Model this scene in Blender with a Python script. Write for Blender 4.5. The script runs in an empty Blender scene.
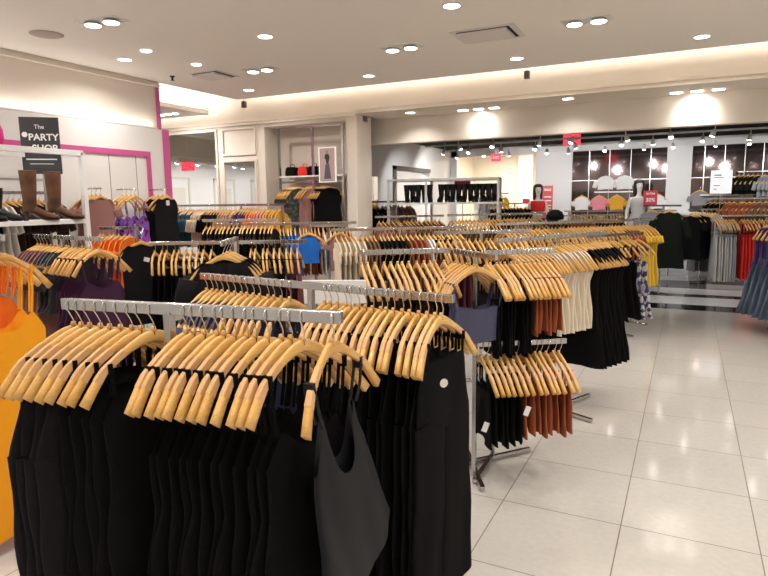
import bpy, math, random
from mathutils import Vector, Matrix, Euler
random.seed(7)
PI = math.pi
sc = bpy.context.scene
COL = sc.collection

# ------------------------------------------------------------ camera
cam_d = bpy.data.cameras.new('camera'); cam_d.sensor_width = 36; cam_d.lens = 603.2 / 768 * 36
cam_d.clip_start = .05; cam_d.clip_end = 100
cam = bpy.data.objects.new('camera', cam_d); COL.objects.link(cam)
cam.matrix_world = Matrix(((0.8943126, -0.0523033, 0.4443752, 0), (0.4472713, 0.1319817, -0.8846068, 0),
                           (-0.0123815, 0.9898713, 0.1414267, 1.62), (0, 0, 0, 1)))
sc.camera = cam
# ------------------------------------------------------------ world, exposure
w = bpy.data.worlds.new('world'); sc.world = w; w.use_nodes = True
w.node_tree.nodes['Background'].inputs[0].default_value = (1, .93, .86, 1)
w.node_tree.nodes['Background'].inputs[1].default_value = .05
sc.view_settings.view_transform = 'Standard'; sc.view_settings.look = 'None'
sc.view_settings.gamma = 1; sc.view_settings.use_curve_mapping = False
sc.view_settings.exposure = 0.0
DOWN_W, ADJ_W, COVE_W, TRACK_W, BACK_W = 13, 20, 8, 36, 60
WARM = (1, .965, .94); NEUT = (.98, .98, 1)

# ------------------------------------------------------------ materials
MATS = {}
def mat(name, col, rough=.6, metal=0, emit=None, es=0, sheen=0, spec=.5, bump=0, bscale=60, coat=0, trans=0):
    if name in MATS: return MATS[name]
    m = bpy.data.materials.new(name); m.use_nodes = True; nt = m.node_tree; b = nt.nodes['Principled BSDF']
    b.inputs['Base Color'].default_value = (*col, 1); b.inputs['Roughness'].default_value = rough
    b.inputs['Metallic'].default_value = metal; b.inputs['Specular IOR Level'].default_value = spec
    if sheen: b.inputs['Sheen Weight'].default_value = sheen
    if coat: b.inputs['Coat Weight'].default_value = coat
    if trans: b.inputs['Transmission Weight'].default_value = trans
    if emit: b.inputs['Emission Color'].default_value = (*emit, 1); b.inputs['Emission Strength'].default_value = es
    if bump:
        tc = nt.nodes.new('ShaderNodeTexCoord'); n = nt.nodes.new('ShaderNodeTexNoise'); n.inputs['Scale'].default_value = bscale
        n.inputs['Detail'].default_value = 2
        bp = nt.nodes.new('ShaderNodeBump'); bp.inputs['Strength'].default_value = bump; bp.inputs['Distance'].default_value = .01
        nt.links.new(tc.outputs['Object'], n.inputs['Vector']); nt.links.new(n.outputs['Fac'], bp.inputs['Height'])
        nt.links.new(bp.outputs['Normal'], b.inputs['Normal'])
    MATS[name] = m; return m
def ramp_mat(name, cols, scale, rough=.7, kind='noise', stretch=(1, 1, 1), const=False):
    m = mat(name, cols[0], rough); nt = m.node_tree; b = nt.nodes['Principled BSDF']
    tc = nt.nodes.new('ShaderNodeTexCoord'); mp = nt.nodes.new('ShaderNodeMapping'); mp.inputs['Scale'].default_value = stretch
    if kind == 'noise':
        n = nt.nodes.new('ShaderNodeTexNoise'); n.inputs['Detail'].default_value = 3; out = n.outputs['Fac']
    else:
        n = nt.nodes.new('ShaderNodeTexVoronoi'); out = n.outputs['Distance']
    n.inputs['Scale'].default_value = scale
    r = nt.nodes.new('ShaderNodeValToRGB'); el = r.color_ramp.elements
    while len(el) < len(cols): el.new(.5)
    for i, c in enumerate(cols):
        el[i].position = .3 + .4 * i / (len(cols) - 1); el[i].color = (*c, 1)
    if const: r.color_ramp.interpolation = 'CONSTANT'
    nt.links.new(tc.outputs['Object'], mp.inputs['Vector']); nt.links.new(mp.outputs['Vector'], n.inputs['Vector'])
    nt.links.new(out, r.inputs['Fac']); nt.links.new(r.outputs['Color'], b.inputs['Base Color'])
    return m
WALL = mat('warm_white_paint', (.74, .67, .58), .75)
WALLW = mat('white_paint', (.82, .80, .77), .6)
CEIL = mat('ceiling_paint', (.86, .81, .75), .85)
BLACKC = mat('black_ceiling_paint', (.006, .006, .006), .9, spec=.1)
WHITE = mat('white_lacquer', (.86, .85, .83), .35)
CHROME = mat('chrome', (.52, .51, .50), .2, 1)
CHROMED = mat('brushed_steel', (.55, .54, .52), .3, 1)
WIRE = mat('hook_wire', (.7, .69, .67), .22, 1)
PINK = mat('pink_trim_paint', (.62, .10, .30), .5)
LED = mat('lamp_glow', (1, 1, 1), .5, emit=(1, .93, .84), es=14)
MIRROR = mat('mirror_glass', (.86, .85, .83), .02, 1)
DARKP = mat('smoked_mirror_panel', (.20, .15, .145), .08, .9)
BLACKM = mat('black_metal', (.02, .02, .02), .45)
WHITEM = mat('white_metal', (.8, .8, .8), .4)
VENTW = mat('vent_white', (.7, .66, .62), .5)
VENTD = mat('vent_shadow_gap', (.03, .025, .025), .8)
RED = mat('red_sign_face', (.62, .03, .06), .4)
REDLIT = mat('lit_red_sign', (.8, .05, .08), .4, emit=(1, .05, .10), es=1.2)
SIGNK = mat('charcoal_sign_card', (.035, .035, .037), .5)
INK = mat('white_ink', (.85, .85, .85), .5)
GREYINK = mat('grey_ink', (.3, .3, .3), .5)
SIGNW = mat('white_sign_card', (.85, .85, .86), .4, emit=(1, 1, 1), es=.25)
TAG = mat('paper_tag', (.75, .73, .70), .6)
LEATHER = ramp_mat('brown_suede', [(.06, .024, .011), (.12, .05, .022), (.18, .08, .038)], 9, .75)
SOLE = mat('dark_sole', (.03, .018, .012), .5)
SKIN = mat('mannequin_body', (.72, .66, .60), .45)
HAIR = mat('dark_hair', (.015, .011, .010), .45)

# wood of the hangers: pale varnished, grain along the arm
WOOD = mat('pale_varnished_wood', (.66, .40, .16), .33, spec=.5, coat=.3)
def wood_nodes():
    nt = WOOD.node_tree; b = nt.nodes['Principled BSDF']
    tc = nt.nodes.new('ShaderNodeTexCoord'); mp = nt.nodes.new('ShaderNodeMapping'); mp.inputs['Scale'].default_value = (6, 60, 60)
    n = nt.nodes.new('ShaderNodeTexNoise'); n.inputs['Scale'].default_value = 3; n.inputs['Detail'].default_value = 4
    oi = nt.nodes.new('ShaderNodeObjectInfo')
    mix = nt.nodes.new('ShaderNodeMath'); mix.operation = 'MULTIPLY_ADD'; mix.inputs[1].default_value = .45
    nt.links.new(oi.outputs['Random'], mix.inputs[0]); nt.links.new(n.outputs['Fac'], mix.inputs[2])
    r = nt.nodes.new('ShaderNodeValToRGB'); r.color_ramp.elements[0].position = .3; r.color_ramp.elements[1].position = 1.0
    r.color_ramp.elements[0].color = (.86, .53, .17, 1); r.color_ramp.elements[1].color = (.66, .34, .08, 1)
    nt.links.new(tc.outputs['Object'], mp.inputs['Vector']); nt.links.new(mp.outputs['Vector'], n.inputs['Vector'])
    nt.links.new(mix.outputs[0], r.inputs['Fac']); nt.links.new(r.outputs['Color'], b.inputs['Base Color'])
wood_nodes()

def cloth(name, col, rough=.85, sheen=.0, bump=.15):
    return mat(name, col, rough, sheen=sheen, spec=.25 if max(col) > .03 else .10, bump=bump, bscale=90)
C = {
 'black': cloth('black_cloth', (.0045, .0042, .0042)), 'softblack': cloth('washed_black_cloth', (.011, .010, .011)),
 'satinblack': cloth('black_jersey', (.012, .012, .014), .5, 0, .05),
 'slate': cloth('slate_blue_cloth', (.075, .075, .125)), 'navy': cloth('navy_cloth', (.03, .035, .075)),
 'rust': cloth('rust_corduroy', (.30, .075, .03)), 'cream': cloth('cream_cloth', (.72, .62, .47)),
 'orange': cloth('orange_cloth', (.88, .20, .02)), 'marigold': cloth('marigold_cloth', (.92, .36, .01), .7),
 'plum': cloth('plum_satin', (.045, .012, .04), .45), 'wine': cloth('wine_cloth', (.11, .022, .03)),
 'darkwine': cloth('dark_brown_cloth', (.045, .02, .018)), 'brown': cloth('brown_cloth', (.17, .08, .045)),
 'mauve': cloth('mauve_cloth', (.30, .15, .13)), 'tan': cloth('tan_cloth', (.48, .30, .17)),
 'olive': cloth('olive_brown_cloth', (.13, .08, .035)), 'mustard': cloth('mustard_cloth', (.72, .36, .04)),
 'yellow': cloth('yellow_cloth', (.85, .55, .06)), 'white': cloth('white_cloth', (.80, .77, .73)),
 'grey': cloth('grey_cloth', (.30, .29, .30)), 'palegrey': cloth('pale_grey_cloth', (.50, .47, .44)),
 'teal': cloth('teal_cloth', (.03, .10, .14)), 'blue': cloth('bright_blue_cloth', (.02, .15, .55)),
 'midblue': cloth('mid_blue_cloth', (.10, .19, .42)), 'purple': cloth('purple_cloth', (.08, .03, .16)),
 'red': cloth('red_cloth', (.65, .03, .02)), 'maroon': cloth('maroon_cloth', (.30, .04, .05)),
 'pinkc': cloth('pink_cloth', (.75, .25, .30)), 'green': cloth('green_cloth', (.05, .12, .05)),
 'denim': ramp_mat('grey_blue_denim', [(.03, .05, .08), (.07, .10, .15), (.12, .16, .22)], 5, .9, stretch=(3, 3, .4)),
 'darkgreen': cloth('dark_green_cloth', (.010, .012, .009)),
 'floral': ramp_mat('purple_floral_print', [(.05, .01, .10), (.30, .05, .35), (.08, .12, .55), (.60, .12, .28)], 18, .7, const=True),
 'darkfloral': ramp_mat('dark_floral_print', [(.008, .010, .012), (.02, .035, .03), (.15, .13, .10)], 24, .7),
 'stripe': ramp_mat('blue_red_print', [(.04, .05, .15), (.6, .55, .5), (.5, .04, .03)], 14, .8, const=True),
 'fuzzy': mat('fluffy_black_cloth', (.012, .010, .010), .95, sheen=.3, bump=1.0, bscale=45),
}

# ------------------------------------------------------------ mesh helpers
class MB:
    def __init__(s): s.v = []; s.f = []; s.mi = []; s.m = 0; s.sm = []
    def quadbox(s, c, size, rot=0, rx=0):
        x, y, z = size[0] / 2, size[1] / 2, size[2] / 2
        R = Matrix.Rotation(rot, 3, 'Z') @ Matrix.Rotation(rx, 3, 'X'); b = len(s.v); c = Vector(c)
        for p in ((-x, -y, -z), (x, -y, -z), (x, y, -z), (-x, y, -z), (-x, -y, z), (x, -y, z), (x, y, z), (-x, y, z)):
            s.v.append(tuple(c + R @ Vector(p)))
        for q in ((0, 3, 2, 1), (4, 5, 6, 7), (0, 1, 5, 4), (1, 2, 6, 5), (2, 3, 7, 6), (3, 0, 4, 7)):
            s.f.append(tuple(b + i for i in q)); s.mi.append(s.m); s.sm.append(False)
        return s
    def box(s, a, b):
        return s.quadbox([(a[i] + b[i]) / 2 for i in range(3)], [abs(b[i] - a[i]) for i in range(3)])
    def beam(s, a, b, wd, ht):
        a = Vector(a); b = Vector(b); d = b - a; L = d.length; d.normalize()
        up = Vector((0, 0, 1)) if abs(d.z) < .99 else Vector((1, 0, 0))
        n = d.cross(up).normalized(); u = n.cross(d); k = len(s.v)
        for P in (a, b):
            for i, j in ((-1, -1), (1, -1), (1, 1), (-1, 1)): s.v.append(tuple(P + n * i * wd / 2 + u * j * ht / 2))
        for q in ((0, 1, 2, 3), (7, 6, 5, 4), (0, 4, 5, 1), (1, 5, 6, 2), (2, 6, 7, 3), (3, 7, 4, 0)):
            s.f.append(tuple(k + i for i in q)); s.mi.append(s.m); s.sm.append(False)
        return s
    def rings(s, rings, cap=True, smooth=True, close=True):
        k = len(s.v); n = len(rings[0])
        for r in rings: s.v += [tuple(p) for p in r]
        for i in range(len(rings) - 1):
            for j in range(n if close else n - 1):
                a = k + i * n + j; b = k + i * n + (j + 1) % n
                s.f.append((a, b, b + n, a + n)); s.mi.append(s.m); s.sm.append(smooth)
        if cap:
            s.f.append(tuple(k + j for j in reversed(range(n)))); s.mi.append(s.m); s.sm.append(False)
            e = k + (len(rings) - 1) * n
            s.f.append(tuple(e + j for j in range(n))); s.mi.append(s.m); s.sm.append(False)
        return s
    def tube(s, pts, r, n=6, cap=True):
        pts = [Vector(p) for p in pts]; rs = r if isinstance(r, (list, tuple)) else [r] * len(pts); out = []; ref = None
        for i, p in enumerate(pts):
            d = (pts[min(i + 1, len(pts) - 1)] - pts[max(i - 1, 0)]).normalized()
            if ref is None: ref = Vector((0, 1, 0)) if abs(d.y) < .9 else Vector((1, 0, 0))
            u = (ref - d * ref.dot(d)).normalized(); v = d.cross(u); ref = u
            out.append([p + (u * math.cos(2 * PI * j / n) + v * math.sin(2 * PI * j / n)) * rs[i] for j in range(n)])
        return s.rings(out, cap)
    def lathe(s, prof, c=(0, 0, 0), n=20, smooth=True, cap=True):
        return s.rings([[(c[0] + r * math.cos(2 * PI * j / n), c[1] + r * math.sin(2 * PI * j / n), c[2] + z) for j in range(n)] for r, z in prof], cap, smooth)
    def mesh(s, name, mats):
        me = bpy.data.meshes.new(name); me.from_pydata(s.v, [], s.f)
        for m in (mats if isinstance(mats, (list, tuple)) else [mats]): me.materials.append(m)
        me.polygons.foreach_set('material_index', s.mi); me.polygons.foreach_set('use_smooth', s.sm); me.update()
        return me
    def build(s, name, mats, parent=None, bevel=0):
        o = bpy.data.objects.new(name, s.mesh(name, mats)); COL.objects.link(o)
        if parent: o.parent = parent
        if bevel:
            md = o.modifiers.new('bevel', 'BEVEL'); md.width = bevel; md.segments = 2; md.limit_method = 'ANGLE'
        return o
def thing(name, label, cat, loc=(0, 0, 0), rz=0, group=None):
    o = bpy.data.objects.new(name, None); COL.objects.link(o); o.location = loc; o.rotation_euler = (0, 0, rz)
    o.empty_display_size = .1
    o['label'] = label; o['category'] = cat
    if group: o['group'] = group
    return o
def tag(o, label, cat, group=None, kind=None):
    o['label'] = label; o['category'] = cat
    if group: o['group'] = group
    if kind: o['kind'] = kind
    return o
def struct(name, mb, m, bevel=0):
    o = mb.build(name, m, bevel=bevel); o['kind'] = 'structure'; return o
def link(name, me, parent=None, loc=(0, 0, 0), rz=0, rx=0):
    o = bpy.data.objects.new(name, me); COL.objects.link(o); o.location = loc; o.rotation_euler = (rx, 0, rz)
    if parent: o.parent = parent
    return o
def textmesh(name, s, size, m, parent, loc, rot, align='CENTER', extrude=.001, bold=0):
    cu = bpy.data.curves.new(name, 'FONT'); cu.body = s; cu.size = size; cu.align_x = align; cu.align_y = 'CENTER'
    cu.extrude = extrude; cu.offset = bold
    t = bpy.data.objects.new(name, cu); COL.objects.link(t)
    dg = bpy.context.evaluated_depsgraph_get(); me = bpy.data.meshes.new_from_object(t.evaluated_get(dg))
    bpy.data.objects.remove(t)
    o = bpy.data.objects.new(name, me); me.materials.clear(); me.materials.append(m); COL.objects.link(o)
    o.parent = parent; o.location = loc; o.rotation_euler = rot
    return o
def lamp(kind, name, parent, loc, watts, rot=(0, 0, 0), size=.1, size_y=None, col=WARM, spread=None, spot=None, blend=.6):
    l = bpy.data.lights.new(name, kind); l.energy = watts; l.color = col
    if kind == 'AREA':
        l.size = size
        if size_y: l.shape = 'RECTANGLE'; l.size_y = size_y
        else: l.shape = 'DISK'
        if spread: l.spread = spread
    else: l.shadow_soft_size = size
    if kind == 'SPOT': l.spot_size = spot; l.spot_blend = blend
    o = bpy.data.objects.new(name, l); COL.objects.link(o); o.location = loc; o.rotation_euler = rot
    if parent: o.parent = parent
    return o
ORD = ['zeroth', 'first', 'second', 'third', 'fourth', 'fifth', 'sixth', 'seventh', 'eighth', 'ninth', 'tenth', 'eleventh', 'twelfth',
       'thirteenth', 'fourteenth', 'fifteenth', 'sixteenth', 'seventeenth', 'eighteenth', 'nineteenth', 'twentieth'] + \
      ['twenty-' + x for x in ('first', 'second', 'third', 'fourth', 'fifth', 'sixth', 'seventh', 'eighth', 'ninth')] + ['thirtieth'] + \
      ['thirty-' + x for x in ('first', 'second', 'third', 'fourth', 'fifth', 'sixth')]

# ------------------------------------------------------------ the room
CZ = 3.15; XL = -6.09; YB = 7.65
def tile_mat():
    m = mat('polished_cream_tile', (.7, .62, .53), .14); nt = m.node_tree; b = nt.nodes['Principled BSDF']
    g = nt.nodes.new('ShaderNodeNewGeometry'); mp = nt.nodes.new('ShaderNodeMapping'); mp.inputs['Location'].default_value = (.22, -.05, 0)
    br = nt.nodes.new('ShaderNodeTexBrick'); br.offset = 0; br.squash = 1
    br.inputs['Scale'].default_value = 1; br.inputs['Brick Width'].default_value = .6; br.inputs['Row Height'].default_value = .6
    br.inputs['Mortar Size'].default_value = .0032; br.inputs['Mortar Smooth'].default_value = .3; br.inputs['Bias'].default_value = 0
    br.inputs['Color1'].default_value = (.62, .58, .52, 1); br.inputs['Color2'].default_value = (.59, .55, .49, 1); br.inputs['Mortar'].default_value = (.20, .15, .11, 1)
    n = nt.nodes.new('ShaderNodeTexNoise'); n.inputs['Scale'].default_value = 30; n.inputs['Detail'].default_value = 6
    mx = nt.nodes.new('ShaderNodeMixRGB'); mx.blend_type = 'MULTIPLY'; mx.inputs[0].default_value = .18
    nt.links.new(g.outputs['Position'], mp.inputs['Vector']); nt.links.new(mp.outputs['Vector'], br.inputs['Vector'])
    nt.links.new(g.outputs['Position'], n.inputs['Vector'])
    nt.links.new(br.outputs['Color'], mx.inputs[1]); nt.links.new(n.outputs['Fac'], mx.inputs[2]); nt.links.new(mx.outputs['Color'], b.inputs['Base Color'])
    r = nt.nodes.new('ShaderNodeMath'); r.operation = 'MULTIPLY_ADD'; r.inputs[1].default_value = .5; r.inputs[2].default_value = .10
    nt.links.new(br.outputs['Fac'], r.inputs[0]); nt.links.new(r.outputs[0], b.inputs['Roughness'])
    return m
TILE = tile_mat()
BLACKF = mat('black_polished_tile', (.012, .012, .013), .09)
WHITEF = mat('white_polished_tile', (.86, .84, .81), .16)
struct('floor', MB().box((-13.3, -3.6, -.1), (4.6, 9.75, 0)), TILE)
struct('floor_black_zone', MB().box((-13.3, 9.75, -.1), (4.6, 15, 0)), BLACKF)
struct('floor_white_band', MB().box((-3.2, 10.25, -.02), (3.6, 11.05, .002)), WHITEF)
struct('floor_white_band', MB().box((-3.2, 11.4, -.02), (3.6, 12.1, .002)), WHITEF)
# ceiling slab (edge stops short of the bulkhead and of the side cove)
struct('ceiling', MB().box((XL, -3.6, CZ), (4.6, 7.33, CZ + .08)), CEIL)
struct('ceiling_upper', MB().box((-13.3, -3.6, 3.62), (4.6, 15, 3.7)), WALL)
struct('ceiling_side', MB().box((-9.2, 4.2, 2.98), (-6.65, YB - .32, 3.04)), CEIL)
# bulkhead over the opening + soffit + second bulkhead
struct('trim_bulkhead', MB().box((-4.25, YB, 2.85), (4.6, YB + .12, 3.62)).box((-4.25, YB - .02, 2.85), (4.6, YB, 2.875)).box((-4.25, YB - .012, 2.90), (4.6, YB, 2.915)), WALL)
struct('ceiling_soffit', MB().box((-4.25, YB + .12, 2.85), (4.6, 8.35, 2.93)), WALL)
struct('trim_inner_bulkhead', MB().box((-5.5, 8.35, 2.48), (4.6, 8.5, 3.62)).box((-5.5, 8.33, 2.48), (4.6, 8.35, 2.52)), WALL)
struct('ceiling_black', MB().box((-7.5, 8.5, 2.86), (4.6, 15, 2.92)), BLACKC)
struct('wall_right', MB().box((4.5, -3.6, 0), (4.6, 15, 3.62)), WALLW)
struct('wall_rear', MB().box((-13.3, -3.7, 0), (4.6, -3.6, 3.62)), WALLW)
struct('wall_far_left', MB().box((-13.3, -3.6, 0), (-13.2, 15, 3.62)), WALLW)
struct('trim_side_bulkhead', MB().box((-12.6, -3.6, 2.75), (-12.4, 7.65, 3.62)), WALL)
fr2 = MB()
for y in (-1.6, .2, 2.2, 4.2): fr2.box((-13.2, y - .5, 0), (-13.17, y - .44, 2.4)).box((-13.2, y + .44, 0), (-13.17, y + .5, 2.4)).box((-13.2, y - .5, 2.34), (-13.17, y + .5, 2.4)).box((-13.2, y - .3, 0.2), (-13.185, y + .3, 2.1))
struct('trim_side_wall_frames', fr2, WALL)
# left partition: upper beige face, thicker white lower wall with a ledge
struct('wall_left', MB().box((-6.32, -3.6, 2.55), (XL, 5.80, 3.62)), WALL)
struct('trim_left_cornice', MB().box((XL, -3.6, 3.085), (XL + .05, 5.80, 3.11)).box((XL, -3.6, 3.11), (XL + .03, 5.8, 3.15)), WALL)
wl = MB().box((-6.32, -3.6, 0), (-5.97, 5.72, 2.55))
struct('wall_left_lower', wl, WALLW)
tr = MB()
for y in (1.2, 1.95, 2.7, 3.45, 4.2, 4.9, 5.28): tr.box((-5.972, y - .004, .1), (-5.967, y + .004, 2.20))
struct('trim_panel_joints', tr, mat('joint_grey', (.3, .28, .26), .8))
struct('trim_pink_frame', MB().box((-5.975, 3.0, 2.20), (-5.955, 5.50, 2.265)).box((-5.975, 5.44, .1), (-5.955, 5.50, 2.20)), PINK)
struct('trim_pink_edge', MB().box((-6.33, 5.72, 0), (-5.955, 5.82, 2.552)).box((-6.33, 5.76, 2.552), (XL + .012, 5.82, 3.14)), PINK)
# mirror wall
def framed(x0, x1, z0, z1, y, mb, t=.03, d=.022):
    mb.box((x0 - t, y - d, z0 - t), (x1 + t, y, z0)); mb.box((x0 - t, y - d, z1), (x1 + t, y, z1 + t))
    mb.box((x0 - t, y - d, z0), (x0, y, z1)); mb.box((x1, y - d, z0), (x1 + t, y, z1))
wm = MB().box((-13.2, YB, 0), (-5.86, YB + .2, 3.62)).box((-5.86, YB, 2.77), (-4.25, YB + .2, 3.62)).box((-4.42, YB + .0, 0), (-4.25, 8.0, 2.77))
struct('wall_mirror_side', wm, WALL)
struct('wall_alcove_back', MB().box((-5.95, 8.0, 0), (-4.25, 8.1, 2.84)).box((-5.96, YB + .2, 0), (-5.86, 8.0, 3)), WALL)
fr = MB()
framed(-8.15, -6.82, .25, 2.76, YB, fr); framed(-6.66, -6.05, 2.40, 2.76, YB, fr); framed(-6.66, -6.05, .25, 2.27, YB, fr)
struct('trim_wall_mouldings', fr, WALL)
struct('trim_frieze', MB().box((-10, YB - .03, 2.82), (-4.25, YB, 2.85)).box((-10, YB - .015, 2.87), (-4.25, YB, 2.885)), WALL)
tag(MB().box((-8.15, YB - .008, .25), (-6.82, YB - .001, 2.76)).build('wall_mirror', MIRROR), 'tall wide framed wall mirror beside the end of the pink-edged partition', 'mirror')
tag(MB().box((-6.66, YB - .008, .25), (-6.05, YB - .001, 2.27)).build('wall_mirror', MIRROR), 'narrow framed wall mirror left of the alcove with black clothes', 'mirror')
# back store: left wall, far wall with pilasters
b = MB().box((-5.6, 8.5, 0), (-5.4, 11.2, 2.86)).box((-5.6, 11.2, 2.35), (-5.4, 13.2, 2.86)).box((-5.6, 13.2, 0), (-5.4, 14.6, 2.86))
struct('wall_back_left', b, WALLW)
struct('trim_portal_frame', MB().box((-5.62, 11.2, 0), (-5.38, 11.36, 2.35)).box((-5.62, 11.2, 2.27), (-5.38, 13.2, 2.35)), BLACKM)
struct('wall_portal_recess', MB().box((-7.4, 10.6, 0), (-7.3, 14.9, 2.86)).box((-7.4, 14.6, 0), (-5.4, 14.7, 2.86)).box((-7.4, 10.6, 0), (-5.6, 10.7, 2.86)), WALLW)
fw = MB().box((-3.25, 14.6, 0), (4.6, 14.8, 2.86)).box((-5.4, 14.6, 0), (-5.25, 14.8, 2.86)).box((-5.4, 14.6, 2.70), (-3.25, 14.8, 2.86))
for x0, x1 in ((-3.25, -2.42), (-.46, .02), (1.5, 2.0)): fw.box((x0, 14.45, 0), (x1, 14.6, 2.76))
fw.box((-3.25, 14.42, 2.70), (4.6, 14.6, 2.86))
struct('wall_far', fw, WALLW)
# bright side room seen through the far opening
struct('wall_side_room', MB().box((-7.5, 17.6, 0), (-2, 17.7, 3)).box((-2.6, 14.8, 0), (-2.5, 17.6, 3)).box((-5.9, 14.8, 0), (-5.8, 17.6, 3)).box((-4.35, 17.2, 0), (-3.95, 17.6, 3)), WALL)
struct('floor_side_room', MB().box((-7.5, 15, -.1), (-2, 17.7, 0)), TILE)
struct('ceiling_side_room', MB().box((-7.5, 14.8, 2.9), (-2, 17.7, 3)), WALLW)
# display bays of smoked mirror with bright strips
dp = MB().box((-2.42, 14.5, .4), (-.46, 14.58, 2.70)).box((.02, 14.5, .4), (1.5, 14.58, 2.70)).box((2.0, 14.5, .4), (4.5, 14.58, 2.7))
struct('wall_display_panels', dp, DARKP)
st = MB()
for x in (-2.05, -1.62, -1.18, -.78, .25, .62, .98, 1.3): st.box((x - .008, 14.485, .4), (x + .008, 14.5, 2.70))
for x0, x1 in ((-2.42, -.46), (.02, 1.5)): st.box((x0, 14.48, 2.03), (x1, 14.5, 2.05))
struct('trim_display_strips', st, CHROMED)
struct('trim_low_plinth', MB().box((-3.2, 13.55, 0), (1.3, 14.45, .16)).box((-2.9, 13.2, 0), (.45, 13.55, .08)), WHITE, .005)
struct('trim_white_counter', MB().box((-.75, 13.9, 1.28), (.32, 14.45, 1.33)).box((-.75, 14.0, .16), (-.72, 14.45, 1.28)), WHITE)
struct('trim_display_ledge', MB().box((-1.9, 14.3, 1.76), (-.95, 14.5, 1.79)).box((.2, 14.3, 1.66), (1.5, 14.5, 1.69)), WHITE)

# cove lamps
def cove(name, label, loc, L, rot, along, wdt=.05, watts=COVE_W):
    t = thing(name, label, 'cove light', loc)
    mb = MB(); mb.box((-L / 2, -.02, -.006), (L / 2, .02, .006)) if along == 'x' else mb.box((-.02, -L / 2, -.006), (.02, L / 2, .006))
    mb.build('led_strip', WHITEM, t)
    lamp('AREA', 'strip_lamp', t, (0, 0, .02), watts * L, rot, L, wdt, col=(1, .95, .90))
    return t
t = cove('cove_light', 'hidden cove strip lamp above the ceiling edge along the long bulkhead', (-.75, 7.28, CZ + .1), 10.5, (math.radians(150), 0, 0), 'x')
t = cove('cove_light', 'hidden cove strip lamp above the ceiling edge past the pink partition end', (-6.16, 6.6, CZ + .1), 1.4, (math.radians(180), math.radians(0), math.radians(90)), 'y')
t = cove('cove_light', 'hidden cove strip lamp on the ledge of the left white partition', (-6.03, 1.2, 2.57), 9.0, (math.radians(170), 0, math.radians(90)), 'y', watts=1.2)
t = cove('cove_light', 'hidden cove strip lamp over the dropped ceiling left of the mirror wall', (-7.9, 7.27, 3.06), 2.6, (math.radians(150), 0, 0), 'x')

# downlights
dl_ring = MB().rings([[(r * math.cos(2 * PI * j / 24), r * math.sin(2 * PI * j / 24), z) for j in range(24)] for r, z in ((.085, -.004), (.085, 0), (.066, 0), (.066, -.004), (.085, -.004))], cap=False).mesh('trim_ring', WHITEM)
dl_lens = MB().lathe([(.066, -.003), (.066, -.001)], n=24).mesh('lens', LED)
ROWS = {6.80: 'far row', 4.76: 'middle row', 2.71: 'row over the front racks', .66: 'row just behind the viewer', -1.4: 'rearmost row'}
COLS = {-5.44: 'leftmost', -3.59: 'second from left', -1.76: 'third from left', .03: 'fourth from left', 1.86: 'fifth from left', 3.6: 'sixth from left'}
for y, rn in ROWS.items():
    for x, cn in COLS.items():
        t = thing('recessed_downlight', f'lit round downlight, {cn} in the {rn}', 'downlight', (x, y, CZ), 0, 'round ceiling downlights')
        link('trim_ring', dl_ring, t); link('lens', dl_lens, t)
        lamp('AREA', 'bulb', t, (0, 0, -.012), DOWN_W, size=.13, spread=math.radians(150))
# adjustable twin lamps in rectangular recesses
def adj(x, y, label, rz=0):
    t = thing('recessed_spotlight', label, 'ceiling spotlight', (x, y, CZ), rz, 'twin adjustable ceiling spotlights')
    m = MB(); m.box((-.21, -.09, -.006), (.21, -.075, 0)).box((-.21, .075, -.006), (.21, .09, 0)).box((-.21, -.075, -.006), (-.195, .075, 0)).box((.195, -.075, -.006), (.21, .075, 0))
    m.box((-.195, -.075, -.002), (.195, .075, -.001)); m.build('frame', WHITEM, t)
    for sx in (-.1, .1):
        h = MB().lathe([(.03, 0), (.066, -.010), (.07, -.026), (.066, -.026)], (sx, 0, 0), 18).build('lamp_head', CHROMED, t)
        MB().lathe([(.064, -.027), (.058, -.031)], (sx, 0, 0), 18).build('lens', LED, h)
        lamp('SPOT', 'bulb', t, (sx, 0, -.045), ADJ_W, (math.radians(22 if sx > 0 else -12), math.radians(15), 0), .04, spot=math.radians(80), col=NEUT)
adj(-4.48, 3.71, 'twin adjustable ceiling spotlight nearest the left partition, near the top left corner of the photo', .1)
adj(-4.49, 5.83, 'small twin adjustable ceiling spotlight over the middle left racks, by the square air vent')
adj(-2.65, 5.73, 'twin adjustable ceiling spotlight at the middle of the ceiling, left of the large vent')
adj(-.87, 5.69, 'twin adjustable ceiling spotlight right of the large vent, near the top right')
adj(.95, 3.7, 'twin adjustable ceiling spotlight over the right of the tiled aisle')
adj(-2.65, 1.65, 'twin adjustable ceiling spotlight above the front rack')
adj(-.87, 1.65, 'twin adjustable ceiling spotlight above the viewer')
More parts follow.
